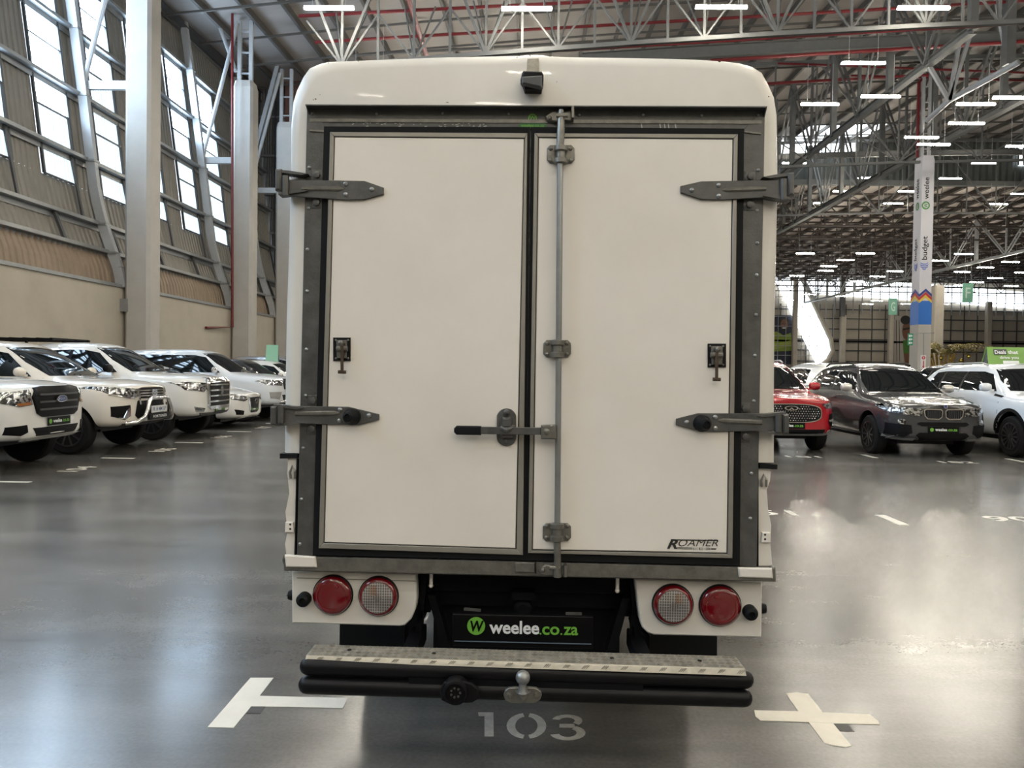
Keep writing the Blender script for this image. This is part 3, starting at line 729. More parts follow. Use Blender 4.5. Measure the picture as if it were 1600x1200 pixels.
def lamp_px(px, py, z, label, group):
    p = at_z(px, py, z); lamp(p.x, p.y, z + .02, label, group)
words = ['far left over the canopy', 'above the canopy roof centre', 'above the right half of the canopy', 'at the top right of the picture']
for (px, py), w in zip(((514,13),(823,14),(1127,11.5),(1443,13)), words): lamp_px(px, py, 12.2, 'white tube light ' + w, 'nearest row of tube lights')
for (px, py), w in zip(((1349,99),(1376,151),(1281,163),(1525,163),(1582,153),(1510,193),(1440,215),(1459,226),(1597,229)),
    ('under the grey roof beam', 'just left of the laced post of the banner pillar', 'beside the top right corner of the canopy', 'right of the banner pillar under the pale tube', 'cut by the right picture edge', 'short, right of the red drop pipe', 'in front of the banner pillar top', 'half hidden behind the banner pillar top', 'at the right edge by the small bulkhead windows')):
    lamp_px(px, py, 12.3, 'white tube light ' + w, 'tube lights under the near roof')
for px, py, w in ((1275,226,'in front of the bright bulkhead window'),(1241,255,'left of the dark bulkhead, near the canopy hinge'),(1399,255,'across the middle of the dark bulkhead'),(1537,255,'across the right of the dark bulkhead'),(1358,278,'at the lower edge of the bulkhead, left of the banner pillar'),(1485,279,'at the lower edge of the bulkhead, right of the banner pillar')):
    lamp_px(px, py, 14.9, 'white tube light ' + w, 'tube lights before the bulkhead')
far_l = [(1318,299),(1286,317.5),(1396,318),(1559,319),(1420,299),(1596,303),(1352,396),(1321,406.5),(1295,416),(1399,424),(1371,432),(1506,397),(1468,407.5),(1503,425),(1540,418),(1579,409.5),(1526,441),(1598,426),(1580,447),(1501,446),(1555,434.5),(1370,470),(1356,475),(1416,475),(1231,469),(1258,396),(1266,460),(1245,431),(1315,463),(1340,440),(1290,423),(1475,475)]
ORD = ['first','second','third','fourth','fifth','sixth','seventh','eighth','ninth','tenth','eleventh','twelfth','thirteenth','fourteenth','fifteenth']
rows = []
for p in sorted(far_l, key=lambda p: p[1]):
    if rows and p[1] - rows[-1][0][1] < 9: rows[-1].append(p)
    else: rows.append([p])
far_lab = {}
for i, r in enumerate(rows):
    for j, p in enumerate(sorted(r)): far_lab[p] = 'distant white tube light, %s from the left in the %s row below the bulkhead' % (ORD[j], ORD[i])
for px, py in far_l:
    z = 14.8 if py < 330 else 11.4
    lamp_px(px, py, z, far_lab[(px, py)], 'distant tube lights' if z < 12 else 'tube lights past the bulkhead')
# lamps behind the truck, unseen in this view, added to lighten the hall
for i in range(3):
    for j in range(22):
        x = -6 + 5*i; y = 28 + 4.2*j
        if abs(x) < .30*y - 1.0 and y > 42 or (i < 2 and y < 41):
            lamp(x, y, 12.2 if y < YB else 11.4, 'white tube light hidden behind the canopy', 'tube lights behind the canopy')
for i in range(9):
    for j in range(11):
        x = -6 + 6*i; y = 19 - 4*j
        lamp(x, y, 12.2, 'white tube light overhead outside the frame', 'tube lights overhead and behind')

# ================================================================ THE TRUCK (rear view)
TY = 2.72; TT = radians(1.4)
TU = Vector((0, sin(TT), cos(TT))); TN = Vector((0, -cos(TT), sin(TT))); TR = Vector((1, 0, 0)); TP = Vector((0, TY, 1.5))
def fp(px, py, out=0.0):
    d = ray(px, py); p0 = TP + TN * out
    return O + d * ((p0 - O).dot(TN) / d.dot(TN))
PX = TY / F      # metres per pixel on the rear face
truck = empty('box_truck', (0, 3.7, 0), 'small white canopy truck seen from behind in the centre of the picture', 'truck')
def loop_fp(pts, out): return [fp(a, b, out) for a, b in pts]
def fprism(name, pts, o0, o1, m, parent, inset=.0, **kw):
    s = MB(); s.prism(loop_fp(pts, o0), TN * (o1 - o0), inset); return s.build(name, m, parent, **kw)
def fframe(name, outer, inner, o0, o1, m, parent):
    s = MB(); s.frame_prism(loop_fp(outer, o0), loop_fp(inner, o0), TN * (o1 - o0)); return s.build(name, m, parent)
def bolt(mb, px, py, out, r, h=.006, hexa=False):
    c = fp(px, py, out)
    if hexa: mb.lathe(c, TN, [(r*1.75, 0), (r*1.75, .003), (r*1.3, .0035), (r, .0036), (r, h), (r*.7, h+.001)], 8)
    else: mb.lathe(c, TN, [(r, 0), (r*.95, h*.5), (r*.6, h*.9), (r*.2, h)], 10)
    return mb

# canopy shell
OUT = [(445,708),(446.5,600),(448,500),(452,380),(454.7,270),(455,200),(458.5,160),(464,142),(474,121),(484,107),(500,100),(513,97),(560,95),(610,93),(660,91),(700,89.5),(760,88.5),(812,87.5),(822,86),(848,86),(858,88.5),(920,90),(992,91),(1050,92),(1090,93.5),(1130,96),(1155,99),(1175,104.5),(1190,114),(1200,132),(1209,152),(1213.3,180),(1214.7,273),(1212.5,400),(1210,500),(1209,620),(1209,723)]
def ring(k, out):
    r = []
    for a, b in OUT:
        dx, dy = 828 - a, 430 - b; 
        sx = min(1, abs(dx) / 330) ** 3; sy = min(1, abs(dy) / 300) ** 2 if b < 400 else 0
        r.append(fp(a + k * sx * (1 if dx > 0 else -1), b + k * sy, out))
    return r
s = MB(); rings = [ring(13, .0), ring(8, -.004), ring(3.5, -.014), ring(.8, -.03), ring(0, -.05)]
back = [p + Vector((0, 2.45, 0)) for p in rings[-1]]
rings.append([p - Vector((0, 0, 0)) for p in back]); rings.append([Vector((p.x*.96, p.y+.05, 1.2+(p.z-1.2)*.97)) for p in back])
n = len(OUT); fs = [tuple(range(n)), tuple(range((len(rings)-1)*n, len(rings)*n))]
for k in range(len(rings)-1): fs += [(k*n+i, k*n+(i+1) % n, (k+1)*n+(i+1) % n, (k+1)*n+i) for i in range(n)]
s.add([p for r in rings for p in r], fs)
canopy = s.build('canopy', WHITE_P, truck, smooth=40, label='white fibreglass canopy shell')
# chips and small blemishes on the canopy edge, with a ridge patch by the camera
s = MB()
for a, b, w, h in ((493,155,3,2),(489.5,156,1,2),(513,98.5,2,1.5),(636,91.5,4,1.2),(699,160,5,1),(1124,96.5,5,2),(828,87.5,2,3),(808,90,2,1.5),(1201,151,2,2),(560,96,2,1),(870,128,.8,3),(500,148,1,1.2)):
    s.prism(loop_fp([(a-w/2,b-h*.4),(a+w*.3,b-h/2),(a+w/2,b+h*.2),(a-w*.1,b+h/2)], .0005), TN*.001)
s.build('paint_chip', mat('chipped paint', (.06,.05,.04), .8), canopy)
fprism('camera_patch', [(824,92),(842,91),(843,122),(822,121)], 0, .003, mat('smeared sealant', (.50,.46,.38), .6, var=.35, vscale=60), canopy, .002)
# black edge strips below the canopy
fprism('edge_strip', [(443,707),(470,708.5),(470,714),(443,715)], -.03, .012, RUBBER, canopy)
fprism('edge_strip', [(1182,722),(1209,724),(1208.5,731.5),(1182,730)], -.03, .012, RUBBER, canopy)
# inner body block behind the doors
fprism('load_body', [(470,600),(1186,600),(1182,892),(464,880)], -.01, -.25, STEEL, truck)
# bed: dropsides, floor
s = MB(); s.box((-.83, 2.8, .80), (.83, 5.15, .90)); s.build('bed_floor', STEEL, truck)
for sd in (0, 1):
    s = MB()
    prof = [(450,716),(449,740),(452,770),(446,800),(449,830),(445.5,850),(448,872)] if not sd else [(1205,732),(1203,752),(1198,765),(1200,795),(1205,820),(1204,850),(1206.5,884)]
    inn = [(466,716),(464,740),(463.5,770),(463,800),(462,830),(461.5,850),(461,872)] if not sd else [(1183,732),(1182.5,752),(1182,765),(1182,795),(1181.5,820),(1181,850),(1180.5,884)]
    a = loop_fp(prof, .0) + loop_fp(inn[::-1], .0)
    k = len(prof); v2 = [p + Vector((0, 2.4, 0)) for p in a]
    s.add(a + v2, [(i, i+1, 2*k-2-i, 2*k-1-i) for i in range(k-1)] + [(2*k+i, 2*k+i+1, 4*k-2-i, 4*k-1-i) for i in range(k-1)] + [(i, (i+1) % (2*k), 2*k+(i+1) % (2*k), 2*k+i) for i in range(2*k)])
    ds = s.build('dropside', WHITE_P, truck, smooth=25)
    # rope hook, hole bracket
    cx, cy = ((457,738) if not sd else (1193.5,751))
    s = MB(); s.tube([fp(cx-3,cy+9,.003), fp(cx-4,cy,.012), fp(cx,cy-10,.018), fp(cx+4,cy-2,.016), fp(cx+4,cy+9,.004)], .0045, 8); s.build('rope_hook', ALU, ds)
    cx, cy = ((453.5,823) if not sd else (1195.5,839))
    q = fprism('hole_bracket', [(cx-6,cy-8),(cx+6,cy-8),(cx+6.5,cy+8),(cx-7,cy+8)], 0, .012, DOOR_P, ds, .002)
    s = MB(); bolt(s, cx, cy-3.5, .0125, .004, .001); bolt(s, cx, cy+3.5, .0125, .004, .001); s.build('bolt_hole', LINE, ds)
    s = MB(); xx = (462.5, 464.5, 461, 459) if not sd else (1181, 1183, 1180, 1178)
    s.prism(loop_fp([(xx[0]+(3 if not sd else -3),716+12*sd),(xx[1]+(3 if not sd else 0),716+12*sd),(xx[2]+3,876+8*sd),(xx[3]+3,876+8*sd)], -.01), TN*.018); s.build('rubber_edge', RUBBER, ds)

# steel door frame
UL = [(482,166),(513,202),(492,868),(466,871)]; UR = [(1159.5,205),(1193,170),(1180,886),(1152.5,882)]
fr = fprism('door_frame', UL, -.005, .014, STEEL, truck, .002)
fprism('frame_upright', UR, -.005, .014, STEEL, fr, .002)
fprism('frame_header', [(482,166),(1195,169),(1190,206),(484,203)], -.004, .012, STEEL, fr, .002)
s = MB(); a = loop_fp([(482,170),(1195,172)], .012); s.prism([fp(477,163,.055), fp(1197,166,.055), fp(1194,170,.012), fp(483,168,.012)], (0,0,-.004)); s.build('drip_lip', STEEL, fr)
for k in (0, 1):
    s = MB(); (a, b, c) = (((477,163),.055),((483,168),.01),((482,180),.012)) if k == 0 else (((1197,166),.055),((1193,170),.01),((1193,184),.012))
    s.prism([fp(*a[0], a[1]), fp(*b[0], b[1]), fp(*c[0], c[1])], (.004, 0, 0)); s.build('drip_lip_end', STEEL, fr)
s = MB(); s.beam(fp(484,188,.014), fp(1190,191,.014), .003, .012); s.build('header_fold', STEEL_L, fr)
s = MB(); s.beam(fp(484,204,.016), fp(506,205,.016), .006, .006); s.beam(fp(1163,206,.016), fp(1189,209,.016), .006, .006); s.build('weld_seam', STEEL_L, fr)
RIV = [(483.5,262),(482,325.5),(480.5,390),(480,455),(479,546),(477.7,618),(474,700),(471,780),(469,850),(1184.5,266),(1182.8,329),(1183,380),(1182,430),(1181,492),(1179.3,555.7),(1177.7,626.7),(1174,740),(1172,810),
       (589,178.5),(692,178),(794.7,178.5),(1005,180),(1096,181),(1184,180),(488,178),(905,180)]
for a, b in RIV:
    s = MB(); bolt(s, a, b, .0135, .0066 if b > 200 else .0055, .006); s.build('rivet', ROD, fr)
# sticker on header: green disc with W and word
st = fprism('header_sticker', [(811,191),(853,191.5),(853,201),(811,200.5)], .012, .0135, mat('sticker green', (.03,.13,.035), .5), fr)
def face_text(name, body, x0, x1, ybase, hpx, out, m, parent, bold=.02, shear=0, slope=0):
    s = MB(); p0 = fp(x0, ybase, out); p1 = fp(x1, ybase + slope, out); text_on(s, body, p0, p1, TU, h=hpx*PX, bold=bold, shear=shear); return s.build(name, m, parent, smooth=0)
face_text('sticker_letters', 'weelee.co.za', 814, 850, 198.5, 4.5, .0138, GREEN, st, .01)
s = MB(); s.frame_prism(circ(fp(832,184.5,.0125), TR, TU, 6.8*PX), circ(fp(832,184.5,.0125), TR, TU, 5.0*PX), TN*.001); s.build('sticker_ring', GREEN, st)
face_text('sticker_mark', 'W', 827, 837, 188.5, 8, .0135, GREEN, st, .02)
# pale scrape marks on the header
s = MB()
for i in range(46):
    a = random.uniform(545, 760); b = 194 + random.uniform(-3, 4); w = random.uniform(1, 4); s.prism(loop_fp([(a,b),(a+w,b-.6),(a+w+1,b+.4),(a+.5,b+1)], .0122), TN*.0006)
for a in (1030, 1037, 1043, 1054, 1001): s.prism(loop_fp([(a,193),(a+2,193),(a+3,201),(a+1.5,201)], .0122), TN*.0006)
s.build('scrape_marks', mat('bright scrapes', (.30,.30,.29), .5), fr, kind='stuff')

# sill
sill = fprism('sill', [(450,864),(1205,882),(1206,904),(450,887)], -.03, .02, STEEL_L, truck, .004)
fprism('sill_end_cap', [(446,866),(494,869),(496,886),(448,885)], .018, .03, DOOR_P, sill, .004)
fprism('sill_end_cap', [(1152,886),(1205,887),(1206.5,903),(1154,901)], .018, .03, DOOR_P, sill, .004)
fprism('sill_bracket', [(804,877),(836,878),(836,893.5),(805,893)], .018, .032, STEEL_L, sill, .003)
fprism('sill_bracket', [(836,876.5),(838,876.5),(838,894.5),(836,894.5)], .018, .036, BLACK, sill)
s = MB(); s.tube([fp(446,866,.01), fp(443,875,.015), fp(447,885,.01)], .006, 6); s.tube([fp(1203,884,.01), fp(1208,893,.015), fp(1205,904,.01)], .006, 6); s.build('hinge_pin', STEEL_L, sill)

# doors
def door(panel, trim_in, trim_out, seal_out, label):
    d = fprism('cargo_door', panel, -.005, .030, DOOR_P, truck, .002, label=label)
    fframe('black_line', trim_in, [(a*.999+.83 if a < 828 else a, b) for a, b in panel], .0, .026, LINE, d)  # thin black line between trim strips and door panel
    sd = trim_out; si = trim_in
    for i in range(4):
        j = (i+1) % 4
        fprism('trim_strip', [sd[i], sd[j], si[j], si[i]], -.002, .033, ALU, d, .0015)
    s = MB(); s.frame_prism(loop_fp(seal_out, -.002), loop_fp(trim_out, -.002), TN*.024)
    s.build('rubber_seal', RUBBER, d)
    return d
DL = door([(527,219.3),(818.7,222),(805.5,853.5),(511,844)], [(525.6,217.8),(820,220.3),(807.2,855.2),(509.5,845.6)], [(519.5,211),(824,213),(817.3,864),(502,853.5)], [(509,201),(828.5,202),(821,873),(491.5,865)], 'left cargo door, plain white')
DR = door([(842,220.7),(1140.8,222.8),(1131.4,860.6),(832.5,855)], [(840.6,219),(1142.6,221),(1133,862.5),(831,857)], [(835,213),(1148.8,214.6),(1140.5,869),(825,860.8)], [(829.5,202),(1159.8,204.5),(1153,881.5),(820.5,873)], 'right cargo door with lock rod and black maker sticker')

# strap hinges
def hinge(door_, side, y0, strap, wrap, bolts, tip_bolts, fbolts, ridge, buf=None):
    h = fprism('strap_hinge', strap, .031, .040, STEEL, door_, .002)
    s = MB(); (xa, ya), (xb, yb) = ridge
    n = 8; s.tube([fp(xa+(xb-xa)*i/n, ya+(yb-ya)*i/n, .038) for i in range(n+1)], [.0095]*n + [.004], 8)
    s.build('hinge_ridge', STEEL_L, door_); s = MB()  # lighter steel on the ridge puts its highlight into the colour
    for a, b in bolts + tip_bolts: s = MB(); bolt(s, a, b, .040, .0085, .007); s.build('hinge_screw', ROD, door_)
    s = MB()
    x0, yt, x1, yb_ = wrap; sg = 1 if side < 0 else -1
    # wrap-round bracket: outer knuckle, top and bottom flanges
    s.prism(loop_fp([(x0, yt+3), (x0+sg*10, yt+3), (x0+sg*9, yb_-3), (x0, yb_-3)], -.03), TN*.085, .006)
    s.tube([fp(x0+sg*5, yt+4, .045), fp(x0+sg*5, yb_-4, .045)], .0125, 10); s.build('hinge_knuckle', STEEL, door_)
    for yy in (yt, yb_):
        s = MB(); k = 1 if yy == yt else -1
        s.prism(loop_fp([(x0, yy), (x0+sg*18, yy+k*1.5), (x1, yy+k*6), (x1-sg*10, yy+k*8), (x0, yy+k*4)], .0), TN*.048); s.build('hinge_flange', STEEL, door_)
    
    for a, b in fbolts:
        s = MB(); bolt(s, a, b, .014, .012, .014, True); s.prism(loop_fp([(a-9,b-9),(a+9,b-9),(a+9,b+9),(a-9,b+9)], .012), TN*.004, .002); s.build('hinge_bolt', STEEL, door_)
    if buf:
        s = MB(); c = fp(*buf, .038); s.lathe(c, TN + Vector((-.12*sg, 0, 0)), [(.030, 0), (.029, .018), (.024, .030), (.019, .04), (.017, .052), (.011, .056), (.009, .05)], 20); s.build('rubber_buffer', RUBBER, door_)
hinge(DL, -1, 297, [(446,281.5),(570,283.5),(600,294),(600,304.5),(570,313),(540,313.5),(450,307)], (441.5,271,487,309.5), [(540,287.5),(540,304)], [(581,296)], [(496,274),(495.5,317)], ((472,294.5),(537,295.5)))
hinge(DR, 1, 298, [(1224,282),(1095,284.2),(1063,291.5),(1063,302),(1095,312.7),(1130,313.2),(1220,308)], (1229,276,1186,317), [(1123,289.5),(1123,306.5)], [(1081,297)], [(1172,276.5),(1170.5,320.5)], ((1196,294.5),(1128,297)))
hinge(DL, -1, 650, [(440,634),(545,635.5),(592.7,647),(592.5,656),(562,664),(520,663.5),(442,661)], (434,631,480,665.5), [(531.5,640),(530.5,657.5)], [(576.7,649.3)], [(489.5,626),(488.5,669.5)], ((462,646),(530,645.5)), (551,651))
hinge(DR, 1, 660, [(1214,646),(1090,645.5),(1056,654),(1056,664),(1095,674.5),(1130,674.5),(1214,673)], (1221,643,1177,679), [(1117.5,652),(1117.5,669)], [(1073,660)], [(1163.5,638),(1163.5,682)], ((1190,660),(1122,657)), (1096,661.5))

# door holdback catches
def catch(door_, x0, y0, x1, y1, yr):
    c = fprism('holdback_catch', [(x0,y0),(x1,y0),(x1,y1),(x0,y1)], .030, .036, BLACK, door_, .0015)
    cx = (x0+x1)/2
    s = MB(); s.prism(loop_fp([(x0+5,y0+4),(x1-5,y0+4),(x1-6,y1-4),(x0+6,y1-4)], .036), TN*.008, .002)
    s.tube([fp(x0+5, (y0+y1)/2-1, .05), fp(x1-5, (y0+y1)/2-1, .05)], .010, 10)
    s.lathe(fp(cx, y0+9, .044), TN, [(.010,0),(.009,.02),(.004,.024)], 12)
    for a in (x0+4, x1-4):
        for b in (y0+4, y1-4): bolt(s, a, b, .036, .004, .003)
    s.build('catch_body', STEEL_L, door_)
    s = MB(); s.tube([fp(cx, y0+8, .058), fp(cx, yr-3, .058)], .0055, 8); s.tube([fp(cx-6, yr-2, .058), fp(cx+6, yr-1.5, .058)], .0065, 8); s.build('catch_handle', mat('rusty brown steel', (.09,.06,.04), .5, .5, var=.4, vscale=60), door_)
catch(DL, 521, 527.5, 548, 564, 583); catch(DR, 1105.5, 537, 1134, 574, 594.5)

# lock rod with guides and cams
rx = lambda y: 875.5 + (870.5 - 875.5) * (y - 200) / 680
rod = MB(); rod.tube([fp(rx(205), 205, .055), fp(rx(860), 860, .055)], .0105, 14); rod = rod.build('lock_rod', ROD, truck)
s = MB(); s.tube([fp(877,172,.05), fp(876.5,200,.055), fp(875,232,.055)], [.009, .014, .013], 10); s.tube([fp(870.5,842,.055), fp(871,872,.055), fp(871,901,.05)], [.013, .012, .015], 10); s.build('rod_end', STEEL_L, rod)
def guide(cx, cy, w=21.5, h=14):
    s = MB(); r = 5
    s.prism(loop_fp([(cx-w+r,cy-h),(cx+w-r,cy-h),(cx+w,cy-h+r),(cx+w,cy+h-r),(cx+w-r,cy+h),(cx-w+r,cy+h),(cx-w,cy+h-r),(cx-w,cy-h+r)], .031), TN*.008, .002)
    s.lathe(fp(cx, cy+h+1, .052), TU, [(.015,0),(.0235,.003),(.0235,.018),(.0155,.022),(.0155,.042),(.0235,.046),(.0235,.061),(.015,.064)], 18)
    for a in (-1, 1):
        for b in (-1, 1): bolt(s, cx+a*(w-6), cy+b*(h-5), .039, .0075, .006)
    s.build('rod_guide', STEEL_L, rod)
guide(876, 241.5); guide(870.5, 545, 21.5, 13.5); guide(870, 831, 22, 14)
def cam_lock(cx, cy, k):
    s = MB()
    s.prism(loop_fp([(cx-26*k,cy+2),(cx-14*k,cy-7),(cx+2*k,cy-5),(cx+16*k,cy-9),(cx+16*k,cy+10),(cx+6*k,cy+9),(cx-8*k,cy+11),(cx-22*k,cy+9)], .014), TN*.014, .004)
    s.prism(loop_fp([(cx+15*k,cy-9),(cx+19*k,cy-9),(cx+19*k,cy+9),(cx+15*k,cy+9)], .014), TN*.045)
    s.tube([fp(cx-8, cy-1, .058), fp(cx+10, cy-1, .058)], .0075, 8)
    bolt(s, cx-18*k, cy+3, .028, .008, .006); s.build('cam_lock', STEEL_L, rod)
cam_lock(877, 181.5, 1); cam_lock(866, 888, 1)
# bar handle
hd = MB(); hd.prism(loop_fp([(748,666.5),(845,668),(845,679.5),(748,678)], .062), TN*.010, .002); hd = hd.build('bar_handle', STEEL, rod)
s = MB(); s.prism(loop_fp([(714,665),(752,665.5),(752,679.5),(714,679),(710,675),(710,669)], .057), TN*.018, .004); s.build('handle_grip', RUBBER, rod)
s = MB(); s.prism(loop_fp([(845,663.5),(868,663),(869,685.5),(845,685)], .045), TN*.035, .004); bolt(s, 854, 674.5, .08, .011, .005); s.build('handle_clamp', STEEL_L, rod)
s = MB(); ov = [(791.5+15.5*cos(t)*1.0, (653 if sin(t) < 0 else 682)+15*sin(t)) for t in [2*pi*k/24 for k in range(24)]]
s.prism(loop_fp(ov, .031), TN*.007, .002); hp = s.build('handle_plate', STEEL, DL)
s = MB(); bolt(s, 792, 645, .038, .013, .008); bolt(s, 792, 645, .044, .007, .008); bolt(s, 790.5, 689, .038, .010, .004)
s.prism(loop_fp([(785,652),(799,652),(800,668),(784,668)], .038), TN*.03, .006)
s.tube([fp(783,669,.066), fp(791,672.5,.082), fp(800,669,.066)], .008, 8)
s.prism(loop_fp([(782,664),(806,664),(806,684),(783,684)], .038), TN*.02, .004); s.build('handle_hasp', STEEL, DL)
# maker sticker
face_text('sticker_letters', 'R', 1042, 1059, 857.5, 15, .0312, LINE, DR, .03, .35)
face_text('sticker_letters', 'OAMER', 1060, 1122, 853.5, 10.5, .0312, LINE, DR, -.004, .30)
s = MB(); s.prism(loop_fp([(1048,842.6),(1122,843.6),(1121,845.2),(1048,844.4)], .0305), TN*.0008)
s.prism(loop_fp([(1058,855.2),(1082,855.6),(1082,856.4),(1057,856)], .0305), TN*.0008); s.prism(loop_fp([(1057,857),(1082,857.5),(1082,858.3),(1056,857.8)], .0305), TN*.0008); s.prism(loop_fp([(1111,856.6),(1120,856.8),(1118,858.8),(1111,858.6)], .0305), TN*.0008)
s.build('sticker_lines', LINE, DR)
face_text('sticker_number', '011 822 1200', 1083, 1110, 859.3, 3.8, .0312, LINE, DR, .01)

# reversing camera
cm = MB()
cm.prism(loop_fp([(818,119),(846,120),(849,125),(849,133),(846,147),(820,146.5),(817,137),(813.5,132),(816,122)], .0), TN*.05, .006); cm = cm.build('rear_camera', PLAST, truck, label='black reversing camera')
s = MB(); s.prism([fp(815,123,.05), fp(847,121,.05), fp(847,141,.05), fp(816,134,.05)], TN*.022, .005); s.build('camera_hood', DGREY, cm)

# lamp panels
LY = 2.74
def yprism(name, pts, Y0, Y1, m, parent, inset=0, **kw):
    s = MB(); s.prism([at_y(a, b, Y1) for a, b in pts], (0, Y0 - Y1, 0), inset); return s.build(name, m, parent, **kw)
pl = yprism('lamp_panel', [(462.5,886),(653,891),(654.5,930),(652,946),(646,960),(636,970),(628,971.3),(463,966.5)], LY, LY+.05, WHITE_P, truck, .004)
pr = yprism('lamp_panel', [(989,899),(1184.5,904),(1183.5,988.5),(1018,984.6),(1008,981),(1000,973),(996.5,962)], LY, LY+.05, WHITE_P, truck, .004)
s = MB(); s.beam(at_y(464,903,LY-.001), at_y(652,908,LY-.001), .002, .003); s.build('panel_crease', ALU, pl)
def lamp_round(cx, cy, r, clear, parent, sx):
    R = r * LY / F; c = at_y(cx, cy, LY); n = (0, -1, 0)
    s = MB(); s.lathe(c, n, [(R*1.03, 0), (R*1.03, .008), (R*.98, .012), (R*.98, .004)], 40); s.build('lamp_gasket', RUBBER, parent)
    s = MB(); s.lathe(c, n, [(R*.99, .004), (R*.97, .016), (R*.90, .022), (R*.80, .026)] + ([] if clear else [(R*.55, .029), (R*.25, .031)]), 40)
    q = s.build('lamp_lens', RED_L, parent, label='round red lens' if not clear else 'red ring of the clear lens')
    if clear:
        s = MB(); nr = 13; w = R*.79*2
        s.lathe(c, n, [(R*.80, .020), (R*.80, .0262), (R*.5, .028), (R*.2, .029)], 36); 
        s.build('clear_lens', CLEAR, parent, label='round clear lens with ribs')
        s = MB(); k = R*.79
        for i in range(-6, 7):
            x = i*k/6.6; h = sqrt(max(0, k*k - x*x)); 
            if h > .006: s.beam(c + V(x, -.0275, -h*.97), c + V(x, -.0275, h*.97), .0045, .0022, (1,0,0))
        for i in range(-5, 6):
            z = i*k/5.8; h = sqrt(max(0, k*k - z*z)); s.beam(c + V(-h*.97, -.0275, z), c + V(h*.97, -.0275, z), .003, .0018)
        s.build('lens_ribs', LRIB, parent, kind='stuff')
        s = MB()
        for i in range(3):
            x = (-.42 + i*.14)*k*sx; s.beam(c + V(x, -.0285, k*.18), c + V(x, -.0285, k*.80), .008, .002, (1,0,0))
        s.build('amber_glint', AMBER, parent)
    else:
        s = MB(); s.lathe(c + V(sx*.25*R, -.0285, R*.5), n, [(R*.12, 0), (R*.1, .003), (R*.02, .004)], 12); s.lathe(c, n, [(R*.74, .027), (R*.73, .0295), (R*.70, .0295), (R*.69, .027)], 40)
        s.build('lens_ring', RED_D, parent)
lamp_round(520.8, 928.7, 31, False, pl, 1); lamp_round(592, 930.7, 31, True, pl, 1)
lamp_round(1050.8, 943.7, 31.5, True, pr, -1); lamp_round(1124.5, 945.3, 32, False, pr, -1)
def stud(cx, cy, r, par, d):
    s = MB(); R = r*LY/F; s.lathe(at_y(cx, cy, LY), d, [(R, 0), (R, .03), (R*.85, .04), (R*.45, .045), (R*.4, .035)], 20); s.build('rubber_stud', RUBBER, par)
stud(476.5, 934.7, 11, pl, (.05, -1, .05)); stud(1170.5, 954.8, 11, pr, (-.05, -1, 0))
for x, y, par, k in ((463, 930, pl, -1), (1184, 950.5, pr, 1)):
    s = MB(); c = at_y(x, y, LY+.03); s.lathe(c, (k, 0, 0), [(.019, 0), (.019, .018), (.016, .028), (.008, .031)], 18); s.build('rubber_stud', RUBBER, par)

# hooks under the sill
for x, y0, y1 in ((674, 893, 915), (965, 901, 923)):
    s = MB(); s.tube([at_y(x, y0-3, 2.75), at_y(x-.5, y1, 2.75)], .0065, 8); s.sphere(at_y(x-.5, y1, 2.75), .0085, 6); s.build('hook_rod', DOOR_P, truck)

# chassis
for x in (-.40, .40):
    s = MB(); s.box((x-.04, 2.85, .58), (x+.04, 7.1, .72)); s.build('chassis_rail', CHASSIS, truck)
s = MB(); s.box((-.62, 2.86, .66), (.62, 3.0, .80)); s.build('rear_crossmember', CHASSIS, truck)
s = MB(); s.box((-.36, 2.95, .40), (.36, 3.45, .62)); s.build('spare_carrier', CHASSIS, truck)
s = MB(); s.lathe((0, 3.55, .40), (0,0,1), [(.10, 0), (.30, .0), (.33, .05), (.33, .12), (.30, .17), (.1, .17)], 28); s.build('spare_wheel', TYRE, truck)
for pts in ([(660,895),(668,895),(655,1012),(645,1012)], [(668,930),(680,930),(703,1012),(690,1012)], [(984,902),(992,903),(1006,1020),(994,1020)], [(972,935),(984,935),(962,1018),(948,1018)], [(655,940),(664,965),(640,985),(630,970)], [(990,950),(1000,985),(1016,995),(985,975)]):
    s = MB(); s.prism([at_y(a, b, 2.80) for a, b in pts], (0, .06, 0)); s.build('bumper_stay', CHASSIS, truck)
for px, py in (((640, 925)), ((985, 930))):
    pass
yprism('under_panel', [(655,918),(992,926),(990,948),(655,940)], 2.9, 2.93, CHASSIS, truck)
s = MB(); s.lathe(at_y(817, 945, 2.85), (0, -1, 0), [(.035, 0), (.033, .05), (.02, .06)], 12); s.box(tuple(at_y(800, 930, 2.84)), tuple(at_y(836, 926, 2.78))); s.build('gas_lamp', CHASSIS, truck)
# number plate with site name
plate = yprism('number_plate', [(707.5,957.5),(926,962),(926,1012),(707.5,1007)], 2.60, 2.615, PLATE, truck, .002, label='black dealer plate with green and white lettering')
def ptext(name, body, x0, x1, y, h, m, Y=2.598, bold=.02):
    s = MB(); text_on(s, body, at_y(x0, y, Y), at_y(x1, y + (x1-x0)*.018, Y), (0,0,1), h=h*Y/F, bold=bold, out=.0006); return s.build(name, m, plate, smooth=0)
ptext('plate_letters', 'weelee', 764.5, 842.5, 990, 21, PLW, bold=.025)
ptext('plate_letters', '.', 843, 846, 991.5, 3, GREENP); ptext('plate_letters', 'co', 847, 874, 991.8, 13.5, GREENP); ptext('plate_letters', '.', 875.5, 878.5, 992, 3, GREENP); ptext('plate_letters', 'za', 880.5, 903, 992.3, 13.5, GREENP)
s = MB(); c = at_y(744, 978, 2.598); s.prism(circ(c, (1,0,0), (0,0,1), 14.2*2.6/F, 28), (0, -.0008, 0)); s.build('plate_disc', GREENP, plate)
